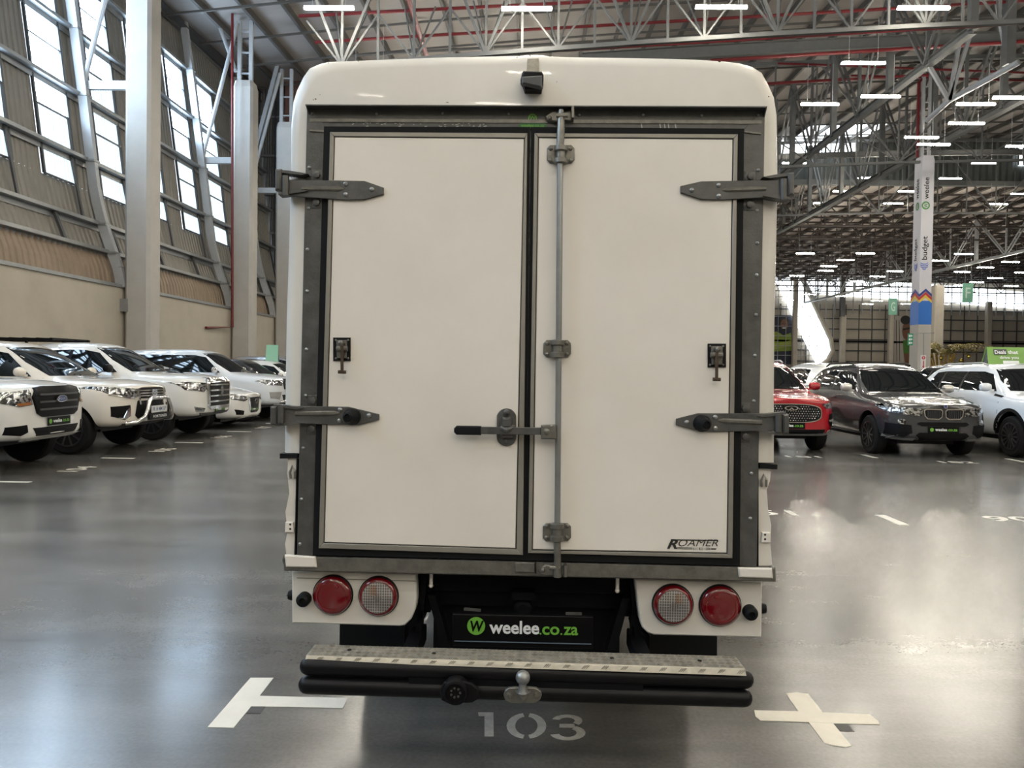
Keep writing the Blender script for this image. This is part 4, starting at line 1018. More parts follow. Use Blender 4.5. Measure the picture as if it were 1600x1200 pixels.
s = MB(); text_on(s, 'W', at_y(734.5, 987, 2.596), at_y(756, 987, 2.596), (0,0,1), h=17.5*2.6/F, bold=.03, shear=.12, out=.0006); s.build('plate_mark', PLATE, plate, smooth=0)
s = MB(); s.beam(at_y(710, 1001.5, 2.597), at_y(924, 1006.5, 2.597), .004, .0022); s.build('plate_edge_glint', mat('plate edge glint', (.25,.32,.42), .2, .6), plate)  # bluish glint along the plate edge, put into the strip's colour
for a, b in (((725,951.5),(751,953.5)), ((884,958.5),(909,959))):
    s = MB(); s.beam(at_y(*a, 2.70), at_y(*b, 2.70), .01, .008); s.build('plate_bracket', STEEL_L, truck)
# mud flaps and rear wheels, cab
yprism('mud_flap', [(532.5,965),(633,968),(630,1045),(531,1045)], 3.2, 3.215, RUBBER, truck); yprism('mud_flap', [(1015.5,980),(1119,985),(1119,1060),(1014,1060)], 3.2, 3.215, RUBBER, truck)
def wheel_at(x, y, r, w, parent, sgn, rim=STEEL_L):
    s = MB(); s.lathe((x - w/2, y, r), (1,0,0), [(r*.62, 0), (r*.93, 0), (r, w*.14), (r, w*.86), (r*.93, w), (r*.62, w)], 36); t = s.build('wheel', TYRE, parent)
    s = MB(); s.lathe((x + sgn*w*.45, y, r), (sgn,0,0), [(r*.62, .0), (r*.6, .015), (r*.5, -.03), (r*.2, -.02), (r*.18, .02), (r*.05, .02)], 28); s.build('rim', rim, t); return t
for sg in (-1, 1):
    wheel_at(sg*.66, 3.85, .33, .22, truck, sg); wheel_at(sg*.70, 6.35, .33, .20, truck, sg)
s = MB(); s.lathe((-.7, 3.85, .33), (1,0,0), [(.05, 0), (.05, 1.4)], 12); s.sphere((0, 3.85, .33), .14, 8); s.build('rear_axle', CHASSIS, truck)
s = MB(); prof = [(5.28,.5),(5.28,1.75),(5.4,1.93),(6.3,1.93),(6.85,1.35),(7.15,1.2),(7.25,.85),(7.22,.45),(6.8,.4),(6.75,.62),(6.55,.76),(6.15,.76),(5.95,.62),(5.9,.42)]
s.prism([(-.80, y, z) for y, z in prof], (1.6, 0, 0), .03); cab = s.build('cab', WHITE_P, truck, smooth=30)
for sg in (-1, 1):
    s = MB(); s.prism([(sg*.803, y, z) for y, z in ((5.5,1.3),(5.5,1.8),(6.25,1.8),(6.68,1.32))], (sg*.004, 0, 0)); s.build('side_window', GLASS, cab)
    s = MB(); s.box((sg*.86-.06, 6.45, 1.28), (sg*.86+.06, 6.52, 1.55)); s.tube([(sg*.79, 6.5, 1.4), (sg*.86, 6.48, 1.4)], .012, 6); s.build('mirror', PLAST, cab)
s = MB(); s.prism([(-.7, 6.34, 1.9), (.7, 6.34, 1.9), (.72, 6.83, 1.38), (-.72, 6.83, 1.38)], (0, .012, .010)); s.build('windscreen', GLASS, cab)
s = MB(); s.box((-.55, 7.24, .75), (.55, 7.26, .95)); s.build('grille', PLAST, cab)
for sg in (-1, 1):
    s = MB(); s.box((sg*.68-.1, 7.22, .78), (sg*.68+.1, 7.255, .98)); s.build('headlamp', HEADL, cab)

# --- rear step and bumper tubes
BY0 = 2.36
s = MB()
top = [at_z(492,1007,.597), at_z(1149,1025.5,.597), at_z(1164,1044.5,.597), at_z(478.5,1024,.597)]
zt = [V(p.x, p.y, .597) for p in top]
lip = [V(zt[3].x-.002, zt[3].y-.006, at_y(477.5,1033,zt[3].y-.006).z), V(zt[2].x+.003, zt[2].y-.006, at_y(1166,1056,zt[2].y-.006).z)]
s.add([zt[0], zt[1], zt[2], zt[3]], [(0,3,2,1)])
b2 = [p - V(0,0,.004) for p in zt[:2]] + [zt[2]+V(0,.004,-.004), zt[3]+V(0,.004,-.004), lip[1]+V(0,.005,0), lip[0]+V(0,.005,0)]
s.add(b2[:4], [(0,1,2,3)])
step = s.build('step_plate', TREAD, truck, smooth=0, label='worn aluminium tread plate step')
s = MB(); s.hexa([lip[0], lip[1], b2[4], b2[5], zt[3], zt[2], b2[2], b2[3]]); s.build('step_lip', mat('bright tread plate lip', (.62, .58, .49), .4, .35, var=.3, vscale=20), step, label='bright folded front edge')
s = MB(); n = 56; 
for i in range(n):
    for j in range(4):
        u = (i+.5)/n; v = (j+.5)/4; p = (zt[3].lerp(zt[2], u)).lerp(zt[0].lerp(zt[1], u), v)
        a = (1 if (i+j) % 2 else -1) * .7; d = V(cos(a), sin(a), 0) * .0085
        for q in (-.0045, 0.0, .0045):
            m = V(-sin(a), cos(a), 0)*q*1.2; s.beam(p + m - d*.8 + V(0,0,.0008), p + m + d*.8 + V(0,0,.0008), .0022, .0022)
for i in range(46):
    u = (i+.5)/46; p = zt[3].lerp(zt[2], u).lerp(lip[0].lerp(lip[1], u), .5)
    if i % 2: 
        for q in (-.006, 0, .006): s.beam(p + V(q-.006, -.0005, -.006), p + V(q+.006, -.0005, .006), .0022, .002, (0,1,0))
s.build('tread_bar', TREAD, step, kind='stuff', smooth=0)
s = MB()
for a, b in ((546,1015.5),(678,1021),(956,1028.5),(1093,1032.5)): s.lathe(at_z(a, b, .598), (0,0,1), [(.007,0),(.006,.002),(.001,.002)], 10)
s.build('step_screw', BLACK, step)
def btube(p, q, r, name):
    p = Vector(p); q = Vector(q); d = (q-p).normalized(); s = MB()
    prof = [(-.0, .05), (.0, .3)]
    pts = [p + d*r*k for k in (0, .08, .3, .65, 1.0)] + [q - d*r*k for k in (1.0, .65, .3, .08, 0)]
    rr = [r*k for k in (.12, .4, .74, .94, 1)] ; s.tube(pts, rr + rr[::-1], 18); return s.build(name, BTUBE, truck, smooth=60)
btube(at_y(468.5,1040,BY0), at_y(1177.5,1062,BY0), .0275, 'bumper_tube'); low_t = btube(at_y(466.5,1069,BY0), at_y(1175.5,1090.5,BY0), .0285, 'bumper_tube')
s = MB(); s.box((-.36, 2.34, .50), (.36, 2.40, .575)); s.build('bumper_link', CHASSIS, truck)
s = MB(); s.box((-.43, 2.40, .46), (-.38, 2.9, .52)); s.build('bumper_bracket', CHASSIS, truck); s = MB(); s.box((.38, 2.40, .46), (.43, 2.9, .52)); s.build('bumper_bracket', CHASSIS, truck)
# tow ball
TB = 2.30
pts = [(787,1084),(789,1077),(795,1072.5),(806,1072),(828,1072),(838,1073),(845,1078),(846.5,1084),(844,1091),(836,1096.5),(798,1096.5),(790,1092)]
tp = yprism('tow_plate', pts, TB, TB+.012, STEEL_L, truck, .002)
s = MB(); c = at_y(817, 1058.7, TB-.02); s.sphere(c, 11.3*TB/F, 14); s.lathe(c + V(0,0,-.045), (0,0,1), [(.017,0),(.012,.012),(.0115,.03)], 18); s.build('tow_ball', ROD, tp)
s = MB(); a, b, cc = at_y(806,1078,TB), at_y(829,1078,TB), at_y(817.5,1094,TB); s.prism([a, b, cc], (0,-.018,0), .003)
for x in (796, 838): s.lathe(at_y(x, 1085.5, TB), (0,-1,0), [(.0105,0),(.0105,.003),(.0085,.0035),(.0085,.011),(.006,.012)], 6)
s.build('tow_bolt', STEEL_L, tp)
# trailer socket
s = MB(); c = at_y(712, 1081, TB); s.lathe(c, (0,-1,0), [(.040,-.03),(.040,.0),(.036,.012),(.030,.014),(.028,.004),(.004,.004)], 24)
s.prism([at_y(a, b, TB+.01) for a, b in ((688,1075),(694,1064),(720,1061),(738,1066),(748,1075),(748,1090),(738,1096),(700,1097),(690,1092))], (0,-.012,0), .004)
sk_ = s.build('trailer_socket', PLAST, truck)
s = MB()
for k in range(7): a = k*2*pi/7; s.lathe(c + V(.014*cos(a), -.005, .014*sin(a)), (0,-1,0), [(.0035,0),(.0035,.004),(.001,.004)], 8)
s.build('socket_pins', STEEL, sk_)

# ================================================================ FLOOR MARKINGS
def fmark(name, polys, m, label, cat='floor marking', group=None, part='tape_strip'):
    P = [[at_z(a, b, 0) for a, b in pts] for pts in polys]
    t = empty(name, sum(P[0], Vector())/len(P[0]), label, cat, group)
    for i, q in enumerate(P):
        s = MB(); s.prism([V(p.x, p.y, .0005) for p in q], (0,0,.0015 + .0006*i)); s.build(part, m, t, smooth=0)
    return t
fmark('floor_tape', [[(391.5,1059.5),(427.5,1059.5),(405.5,1088),(391,1106),(365,1137.5),(324.5,1136.5),(352,1105),(376,1077)], [(405.5,1088),(543.5,1091.5),(535.5,1107),(391,1104)]], TAPE, 'white tape T marking on the floor left of the truck bumper')
fmark('floor_tape', [[(1228,1083.5),(1245,1082),(1262.5,1084.5),(1286,1114),(1302,1131),(1330.5,1166),(1321,1168),(1300,1165),(1288,1161.5),(1264,1129.5),(1246,1110),(1234.5,1094)],
   [(1178.5,1110.5),(1245,1112),(1359,1116.5),(1372,1127),(1375,1132.5),(1305,1131),(1264,1129),(1188,1126.5),(1180.5,1120)]], TAPE, 'white tape cross on the floor right of the truck bumper')
QR = mat('blank dark floor sticker', (.012, .012, .012), .5)
fmark('floor_sticker', [[(392.5,1104.3),(414,1104.6),(407,1115.5),(384.5,1115)]], QR, 'small blank dark sticker in the corner of the tape T', 'sticker', part='sticker_sheet')
fmark('floor_sticker', [[(1302,1131.2),(1326,1131.8),(1335,1143.5),(1311,1142.5)]], QR, 'small blank dark sticker in the corner of the tape cross', 'sticker', part='sticker_sheet')
# stencilled 103
t = empty('stencil_number', at_z(832, 1136, 0), 'large stencilled number 103 on the floor behind the truck', 'floor marking')
def stroke(pts):
    s = MB(); s.prism([V(p.x, p.y, .0005) for p in [at_z(a, b, 0) for a, b in pts]], (0,0,.0012)); return s.build('stencil_piece', PAINTW, t, smooth=0)
stroke([(747,1113.5),(771,1113.5),(771.5,1151),(757,1151),(757,1119.5),(748,1119)])
def arc(cx, cy, rx, ry, wx, wy, a0, a1, n=12):
    A = [radians(a0 + (a1-a0)*i/n) for i in range(n+1)]
    return [(cx + rx*cos(a), cy - ry*sin(a)) for a in A] + [(cx + (rx-wx)*cos(a), cy - (ry-wy)*sin(a)) for a in A[::-1]]
stroke(arc(822.5, 1134.5, 31, 20, 13.5, 5.5, 100, 260)); stroke(arc(822.5, 1134.5, 31, 20, 13.5, 5.5, -80, 80))
stroke(arc(886, 1126.5, 24, 9.5, 12, 4.5, -40, 165)); stroke(arc(887, 1145.5, 28, 11.5, 14, 5, -165, 62)); stroke([(874,1131.5),(897,1131.5),(899,1137.5),(874,1137)])
# bay dashes and numbers across the aisle
def dash(x0, y0, x1, y1, label):
    s = MB(); s.box((x0, y0, .0005), (x1, y1, .002)); return s.build('bay_line', PAINTL, label=label, cat='floor marking', group='bay lines', smooth=0)
lab = ['at the left edge of the picture', 'second from the left edge', 'third from the left edge', 'fourth, in front of the white saloon', 'beside the left rear of the canopy', 'hidden by the canopy, sixth of the left row', 'hidden by the canopy, last of the left row']
for k in range(7): dash(-6.68, 9.32 + 2.5*k - .04, -6.16, 9.32 + 2.5*k + .05, 'white bay line %s' % lab[k])
for x, y, l in ((3.72, 7.66, 'nearest white bay line right of the truck'), (6.12, 13.68, 'white bay line between red and grey cars'), (8.55, 13.4, 'white bay line between grey and white cars'), (8.5, 7.7, 'white bay line outside the frame on the right'), (3.7, 13.7, 'white bay line behind the truck by the red car')):
    dash(x-.05, y, x+.05, y+.52, l)
def fnum(body, c, ex, ey, h, w, label):
    s = MB(); c = V(*c, .0012); ex = V(*ex, 0); ey = V(*ey, 0); text_on(s, body, c - ex*w/2, c + ex*w/2, ey, h=h, bold=.02, out=.0005)
    return s.build('bay_number', PAINTL, label=label, cat='floor marking', group='bay numbers', smooth=0)
for k, n_ in enumerate(('104', '105', '106', '107')): fnum(n_, (-6.15, 10.55 + 2.5*k), (0, 1), (-1, 0), .28, .55, 'white bay number before the %s white vehicle of the left row' % ('nearest', 'second', 'third', 'fourth')[k])
fnum('51', (2.62, 8.05), (1, 0), (0, 1), .28, .42, 'white bay number on the floor close to the right side of the truck')
fnum('90', (5.02, 7.95), (1, 0), (0, 1), .28, .5, 'white bay number at the right edge of the floor')
fnum('181', (4.85, 13.55), (1, 0), (0, 1), .25, .6, 'white bay number in front of the red car'); fnum('182', (7.3, 13.1), (1, 0), (0, 1), .25, .6, 'white bay number in front of the grey car')

# ================================================================ CARS
CH_B = mat('chrome badge blue', (.01, .03, .14), .3, coat=1)
ALLOY = mat('dark alloy wheel', (.10, .10, .105), .3, .8)
ALLOY_B = mat('black alloy wheel', (.012, .012, .013), .3, coat=.5)
SKID = mat('silver skid trim', (.35, .35, .34), .4, .4)
def lerp(a, b, t): return a + (b - a) * t
def stations(L, hw, zf, zc, H, xc, xr, kind, zb):
    wt = hw * .66
    st = [(0, zb+.10, hw*.58, zf-.30, zf-.07, hw*.54, zf-.03, hw*.42),
          (-.10, zb+.02, hw*.83, zf-.28, zf-.04, hw*.79, zf, hw*.65),
          (-.34, zb, hw*.975, zf-.24, zf-.02, hw*.94, zf+.04, hw*.8),
          (-.62, zb, hw, zf-.20, zf+.01, hw*.97, lerp(zf, zc, .5)+.03, hw*.82),
          (-xc+.05, zb, hw, zf-.18, zc-.07, hw*.97, zc, hw*.80),
          (-xc-.10, zb, hw, zf-.18, zc-.06, hw*.97, zc+.06, hw*.79),
          (-xr, zb, hw, zf-.18, zc-.02, hw*.96, H-.05, wt),
          (-xr-.30, zb, hw, zf-.18, zc, hw*.96, H-.01, wt*.98)]
    if kind == 'suv':
        st += [(-L*.6, zb, hw, zf-.16, zc+.02, hw*.96, H, wt*.98), (-L+.75, zb, hw, zf-.14, zc+.04, hw*.95, H-.03, wt*.97),
               (-L+.42, zb+.02, hw, zf-.14, zc+.04, hw*.93, H-.10, wt*.93), (-L+.16, zb+.06, hw*.95, zf-.14, zc+.02, hw*.90, zc+.14, wt*1.0), (-L, zb+.12, hw*.85, zf-.14, zc-.05, hw*.8, zc, hw*.7)]
    elif kind == 'pickup':
        st += [(-xr-.95, zb, hw, zf-.16, zc+.01, hw*.96, H-.01, wt*.98), (-xr-1.5, zb, hw, zf-.16, zc+.02, hw*.95, H-.06, wt*.95), (-xr-1.72, zb, hw, zf-.16, zc+.02, hw*.95, zc+.30, wt*1.05), (-xr-1.78, zb, hw, zf-.16, zc+.02, hw*.96, zc+.05, hw*.9),
               (-L+.12, zb+.08, hw, zf-.16, zc+.02, hw*.96, zc+.05, hw*.9), (-L, zb+.14, hw*.95, zf-.16, zc, hw*.92, zc+.02, hw*.88)]
    else:
        st += [(-L*.55, zb, hw, zf-.10, zc+.01, hw*.95, H-.01, wt*.96), (-L*.70, zb, hw, zf-.1, zc+.02, hw*.94, H-.12, wt*.9), (-L+.75, zb, hw, zf-.1, zc+.01, hw*.92, zc+.10, wt*1.05), (-L+.15, zb+.04, hw*.94, zf-.1, zc-.02, hw*.86, zc+.05, wt*1.05), (-L, zb+.10, hw*.8, zf-.12, zc-.08, hw*.7, zc-.02, hw*.6)]
    return st
def loft_body(st, arch):
    rings = []
    for (x, zb, w, zs, zbelt, wb, ztop, wt) in st:
        zl = zb + min(.26, (zs - zb)*.4); cr = .035
        half = [(0, zb), (w*.72, zb), (w*.94, zb+.04), (w*.99, zl), (w, zs), (wb, zbelt), (lerp(wb, wt, .42), lerp(zbelt, ztop, .55)), (wt, ztop), (wt*.6, ztop+cr), (0, ztop+cr*1.35)]
        rings.append([(x, y, z) for y, z in half] + [(x, -y, z) for y, z in half[-2:0:-1]])
    n = 18; vs = [p for r in rings for p in r]; fs = []
    for k in range(len(rings)-1): fs += [(k*n+i, k*n+(i+1) % n, (k+1)*n+(i+1) % n, (k+1)*n+i) for i in range(n)]
    for k, rev in ((0, 1), (len(rings)-1, 0)):
        b = k*n
        fs += [(b+0, b+1, b+17)] + [(b+i, b+i+1, b+n-i-1, b+n-i) for i in range(1, 8)] + [(b+8, b+9, b+10)]
    me = bpy.data.meshes.new('cage'); me.from_pydata(vs, [], fs)
    bm = bmesh.new(); bm.from_mesh(me); bmesh.ops.recalc_face_normals(bm, faces=bm.faces); bm.to_mesh(me); bm.free()
    o = bpy.data.objects.new('cage', me); C.objects.link(o)
    o.modifiers.new('s', 'SUBSURF').levels = 3
    dg = bpy.context.evaluated_depsgraph_get(); dg.update()
    solid = bpy.data.meshes.new_from_object(o.evaluated_get(dg))
    bm = bmesh.new(); bm.from_mesh(solid); bvh = BVHTree.FromBMesh(bm); bm.free()
    # wheel openings
    s = MB()
    for x, z, r in arch: s.lathe((x, -1.3, z), (0,1,0), [(r, 0), (r, 2.6)], 40)
    cm_ = bpy.data.meshes.new('cut'); cm_.from_pydata([tuple(v) for v in s.v], [], s.f)
    bm = bmesh.new(); bm.from_mesh(cm_); bmesh.ops.recalc_face_normals(bm, faces=bm.faces); bm.to_mesh(cm_); bm.free()
    co = bpy.data.objects.new('cut', cm_); C.objects.link(co)
    md = o.modifiers.new('b', 'BOOLEAN'); md.object = co; md.operation = 'DIFFERENCE'; md.solver = 'EXACT'
    dg.update(); cut = bpy.data.meshes.new_from_object(bpy.context.evaluated_depsgraph_get().objects.get('cage', o.evaluated_get(dg)) if False else o.evaluated_get(bpy.context.evaluated_depsgraph_get()))
    for q in (o, co): C.objects.unlink(q); bpy.data.objects.remove(q)
    cut.shade_smooth(); cut.set_sharp_from_angle(angle=radians(40))
    return cut, bvh
AX = {'f': (lambda u, v: (Vector((3, u, v)), Vector((-1,0,0)))), 'b': (lambda u, v: (Vector((-9, u, v)), Vector((1,0,0)))),
      'r': (lambda u, v: (Vector((u, -3, v)), Vector((0,1,0)))), 'l': (lambda u, v: (Vector((u, 3, v)), Vector((0,-1,0)))), 't': (lambda u, v: (Vector((u, v, 4)), Vector((0,0,-1))))}
def patch(bvh, ax, pts, off=.004, cell=.07, skirt=.012):
    bm = bmesh.new(); vs = [bm.verts.new((u, v, 0)) for u, v in pts]; bm.faces.new(vs)
    us = [p[0] for p in pts]; ws = [p[1] for p in pts]
    for k, (lo, hi, no) in enumerate(((min(us), max(us), (1,0,0)), (min(ws), max(ws), (0,1,0)))):
        n = int((hi-lo)/cell)
        for i in range(1, n+1):
            c = lo + (hi-lo)*i/(n+1); co = (c,0,0) if k == 0 else (0,c,0)
            bmesh.ops.bisect_plane(bm, geom=bm.verts[:]+bm.edges[:]+bm.faces[:], plane_co=co, plane_no=no)
    bmesh.ops.triangulate(bm, faces=[f for f in bm.faces if len(f.verts) > 4])
    f = AX[ax]
    for v in bm.verts:
        o, d = f(v.co.x, v.co.y); loc, nor, _, _ = bvh.ray_cast(o, d)
        if loc is None: loc, nor, _, _ = bvh.find_nearest(o + d*3)
        if nor.dot(d) > 0: nor = -nor
        v.co = loc + (nor - d).normalized() * off
    be = [e for e in bm.edges if len(e.link_faces) == 1]
    r = bmesh.ops.extrude_edge_only(bm, edges=be)
    for v in [g for g in r['geom'] if isinstance(g, bmesh.types.BMVert)]: v.co = v.co + f(0, 0)[1] * (skirt + off)
    bm.verts.index_update()
    out = MB(); out.v = [v.co.copy() for v in bm.verts]; out.f = [tuple(v.index for v in q.verts) for q in bm.faces]; bm.free()
    return out
def mir(pts): return [(-a, b) for a, b in pts]
def wheel(parent, x, y, r, w, sgn, rim, spokes=10, rimr=.66):
    s = MB(); s.lathe((x, y - w/2, r), (0,1,0), [(r*.6, .01), (r*.90, 0), (r*.985, w*.12), (r, w*.25), (r, w*.75), (r*.985, w*.88), (r*.90, w), (r*.6, w-.01)], 40)
    t = s.build('wheel', TYRE, parent)
    yo = y + sgn*w*.46; s = MB()
    s.lathe((x, yo, r), (0,sgn,0), [(r*rimr*1.02, -.02), (r*rimr*1.02, .01), (r*rimr*.93, .012), (r*rimr*.90, -.05), (r*.1, -.06)], 36)
    for k in range(spokes):
        a = 2*pi*k/spokes; d = Vector((cos(a), 0, sin(a))); p = Vector((x, yo, r))
        s.beam(p + d*r*.08 + V(0, sgn*-.012, 0), p + d*r*rimr*.95 + V(0, sgn*.002, 0), .028 if spokes > 6 else .05, .03, (0,1,0))
    s.lathe((x, yo, r), (0,sgn,0), [(r*.16, -.03), (r*.15, .0), (r*.08, .008)], 16); s.build('rim', rim, t)
    return t
def car(name, label, cat, loc, rot, paint, L, hw, zf, zc, H, xc, xr, kind, zb, wb, wr, fx, details, rim=ALLOY, spokes=10, glass=True, rails=False, group=None, mirror_m=None, cladding=None, base=None):
    t = empty(name, loc, label, cat, group, local=True); t.rotation_euler = (0, 0, rot)
    ax = [-fx, -fx - wb]; ar = wr + .065
    body, bvh = loft_body(stations(L, hw, zf, zc, H, xc, xr, kind, zb), [(a, wr + .02, ar) for a in ax])
    body.materials.clear(); body.materials.append(paint)
    link('body', body, t)
    for a in ax:
        s = MB(); n = 18; vs = []
        for k in range(n+1):
            th = pi*k/n; vs += [(a + (ar-.004)*cos(th), -hw+.035, wr+.02+(ar-.004)*sin(th)), (a + (ar-.004)*cos(th), hw-.035, wr+.02+(ar-.004)*sin(th))]
        s.add(vs, [(2*k, 2*k+1, 2*k+3, 2*k+2) for k in range(n)]); s.build('wheel_arch_liner', BLACK, t)
        for sg in (-1, 1): wheel(t, a, sg*(hw-.13), wr, .22, sg, rim, spokes)
        if cladding:
            for sg in (-1, 1):
                s = MB(); nk = 22; 
                pts = [(a + ar*cos(pi*k/nk), wr+.02+ar*sin(pi*k/nk)) for k in range(nk+1)] + [(a + (ar+.055)*cos(pi*k/nk), wr+.02+(ar+.055)*sin(pi*k/nk)) for k in range(nk, -1, -1)]
                patch(bvh, 'r' if sg < 0 else 'l', pts, .012, .2).build('arch_trim', cladding, t)
    s = MB(); s.box((-L+.5, -hw*.55, zb-.08), (-.6, hw*.55, zb+.05)); s.build('underbody', BLACK, t)
    def P(nm, m, ax_, pts, off=.005, cell=.07, both=False, label=None):
        q = patch(bvh, ax_, pts, off, cell).build(nm, m, t, label=label)
        if both: patch(bvh, ax_ if ax_ in 'fb' else ('l' if ax_ == 'r' else 'r'), mir(pts) if ax_ in 'fb' else pts, off, cell).build(nm, m, t, label=label)
        return q
    # glass
    wt = hw*.66; zg = zc + .06
    P('windscreen', GLASS, 'f', [(-hw*.76, zg), (hw*.76, zg), (hw*.73, lerp(zg, H, .4)), (wt*.93, H-.085), (0, H-.06), (-wt*.93, H-.085), (-hw*.73, lerp(zg, H, .4))], .004)
    s = MB()
    for sg in (-.35, .35): s.beam((-xc+.1, sg*hw, zg+.03), (-xc-.02, sg*hw+.42, zg+.07), .018, .014)
    s.build('wiper', PLAST, t)
    zl = zc + .045; zh = H - .13; pill = .07
    if kind == 'pickup': xe = xr + 1.35; mids = [(xc+.1 + xe)/2 + .15]; ends = xe
    elif kind == 'suv': xe = L - .62; mids = [lerp(xr, xe, .36), lerp(xr, xe, .74)]; ends = xe
    else: xe = L*.66; mids = [lerp(xr, xe, .5)]; ends = xe
    xs = [xc + .30] + mids + [ends]
    for i in range(len(xs)-1):
        a, b = xs[i] + (0 if i == 0 else pill/2), xs[i+1] - (pill/2 if i < len(xs)-2 else 0)
        if i == 0: pts = [(-a, zl), (-b, zl), (-b, zh), (-(xr+.22), zh), (-(xr-.05), zh-.05)]
        elif i == len(xs)-2: pts = [(-a, zl), (-b+.05, zl+.03), (-b+(.18 if kind != 'sedan' else .45), zh-.03), (-a, zh)]
        else: pts = [(-a, zl), (-b, zl), (-b, zh), (-a, zh)]
        P('side_window', GLASS, 'r', pts, .004, both=True)
    for m_ in mids: P('window_pillar', PLAST, 'r', [(-m_+pill/2, zl), (-m_-pill/2, zl), (-m_-pill/2, zh), (-m_+pill/2, zh)], .003, both=True)
    # door shut lines and handles
    for xx in [xc + .12] + mids + ([ends + .1] if kind == 'pickup' else []):
        P('door_gap', BLACK, 'r', [(-xx, zb+.15), (-xx-.012, zb+.15), (-xx-.012, zl-.02), (-xx, zl-.02)], .0015, .2, both=True)
    for m_ in mids[:2]:
        for sg in (-1, 1):
            loc_, nor, _, _ = bvh.ray_cast(Vector((-m_+.16, sg*3, zc-.10)), Vector((0,-sg,0)))
            s = MB(); s.tube([loc_+V(-.1, 0, 0), loc_+V(-.08, sg*.03, 0), loc_+V(.08, sg*.03, 0), loc_+V(.1, 0, 0)], .013, 8); s.build('door_handle', paint, t)
    for sg in (-1, 1):
        s = MB(); c = Vector((-xc-.38, sg*(hw+.07), zc+.12)); n = 10
        prof = [(.02, -.11), (.06, -.095), (.08, -.035), (.08, .045), (.06, .095), (.02, .11)]
        s.lathe(c, (0, 1, 0), prof, 16)
        s.v = [Vector((c.x + (v.x-c.x)*.75, v.y, v.z)) for v in s.v]; s.beam(c + V(0, -sg*.15, -.06), c + V(0, -sg*.02, -.05), .06, .04)
        mo = s.build('mirror', mirror_m or paint, t)
        s = MB(); s.lathe(c + V(-.068, 0, 0), (-1,0,0), [(.07, 0), (.068, .006)], 16); s.build('mirror_glass', GLASS, mo)
    if rails:
        for sg in (-1, 1):
            s = MB(); s.tube([(-xr-.3, sg*wt*.93, H-.0), (-xr-.5, sg*wt*.95, H+.045), (-L+1.0, sg*wt*.94, H+.03), (-L+.75, sg*wt*.9, H-.03)], .018, 8); s.build('roof_rail', BLACK if rails == 'b' else SKID, t)
    P('tail_window', GLASS, 'b', [(-hw*.55, zc+.12), (hw*.55, zc+.12), (hw*.5, H-.2), (-hw*.5, H-.2)], .004)
    P('tail_lamp', RED_L, 'b', [(hw*.62, zc-.18), (hw*.85, zc-.18), (hw*.85, zc), (hw*.62, zc)], .006, both=True)
    for d in details:
        nm, m, pts = d[0], d[1], d[2]; off = d[3] if len(d) > 3 else .008; both = d[4] if len(d) > 4 else False
        P(nm, m, 'f', pts, off, .06, both)
    t['_nose'] = 0; del t['_nose']
    return t, bvh, P
def nose_x(bvh, y, z): return bvh.ray_cast(Vector((3, y, z)), Vector((-1,0,0)))[0].x
def plate_on(t, bvh, z, text=True, w=.50, h=.11, y=0, x=None):
    X = (x if x is not None else max(nose_x(bvh, y-.2, z), nose_x(bvh, y, z))) + .012
    s = MB(); s.box((X, y-w/2, z-h/2), (X+.012, y+w/2, z+h/2)); p = s.build('number_plate', PLATE, t)
    X += .0125
    s = MB(); s.prism(circ((X, y-w*.40, z), (0,1,0), (0,0,1), h*.30, 14), (.001,0,0)); s.build('plate_disc', GREENP, p)
    s = MB(); text_on(s, 'weelee', (X, y-w*.29, z-h*.2), (X, y+w*.10, z-h*.2), (0,0,1), h=h*.48, bold=.03); s.build('plate_letters', PLW, p, smooth=0)
    s = MB(); text_on(s, '.co.za', (X, y+w*.12, z-h*.2), (X, y+w*.44, z-h*.2), (0,0,1), h=h*.34, bold=.02); s.build('plate_letters', GREENP, p, smooth=0)
    return p
def ring_badge(t, bvh, y, z, rx, rz, m=CHROME, inner=None, name='badge', wf=.72):
    X = nose_x(bvh, y, z) + .05
    s = MB(); s.frame_prism(circ((X, y, z), (0,1,0), (0,0,1), rx, 24, rz), circ((X, y, z), (0,1,0), (0,0,1), rx*wf, 24, rz*wf), (.012,0,0)); b = s.build(name, m, t)
    if inner: s = MB(); s.prism(circ((X-.002, y, z), (0,1,0), (0,0,1), rx*wf, 24, rz*wf), (.008,0,0)); s.build('badge_field', inner, b)
    return b, X
def bars(y0, y1, zs, h): return [[(y0, z), (y1, z), (y1, z+h), (y0, z+h)] for z in zs]
R90 = radians(90)

# --- left row: nearest white pickup with black grille
det = [('grille', PLAST, [(-.52,1.02),(-.46,1.13),(-.3,1.15),(.3,1.15),(.46,1.13),(.52,1.02),(.44,.80),(.34,.75),(-.34,.75),(-.44,.80)], .03),
       ('headlight', HEADL, [(.54,1.12),(.88,1.08),(.91,.97),(.70,.90),(.52,.92)], .012, True), ('indicator', AMBER, [(.56,.955),(.72,.945),(.70,.905),(.55,.925)], .02, True),
       ('lower_intake', PLAST, [(-.50,.61),(.50,.61),(.42,.50),(-.42,.50)], .01), ('fog_lamp_surround', PLAST, [(.60,.66),(.80,.64),(.80,.54),(.66,.52),(.58,.56)], .012, True),
       ('bumper_lip', W_CAR, [(-.62,.49),(.62,.49),(.52,.42),(-.52,.42)], .03)]
for b in bars(-.42, .42, (.84,.94,1.04), .025): det.append(('grille_bar', DGREY, b, .045))
t, bv, P = car('pickup_truck', 'nearest white pickup, with a black grille, cut by the left edge', 'pickup', (-6.54, 10.5, 0), 0, W_CAR, 5.35, .93, 1.14, 1.22, 1.83, 1.35, 2.1, 'pickup', .42, 3.2, .385, .95, det, mirror_m=W_CAR)
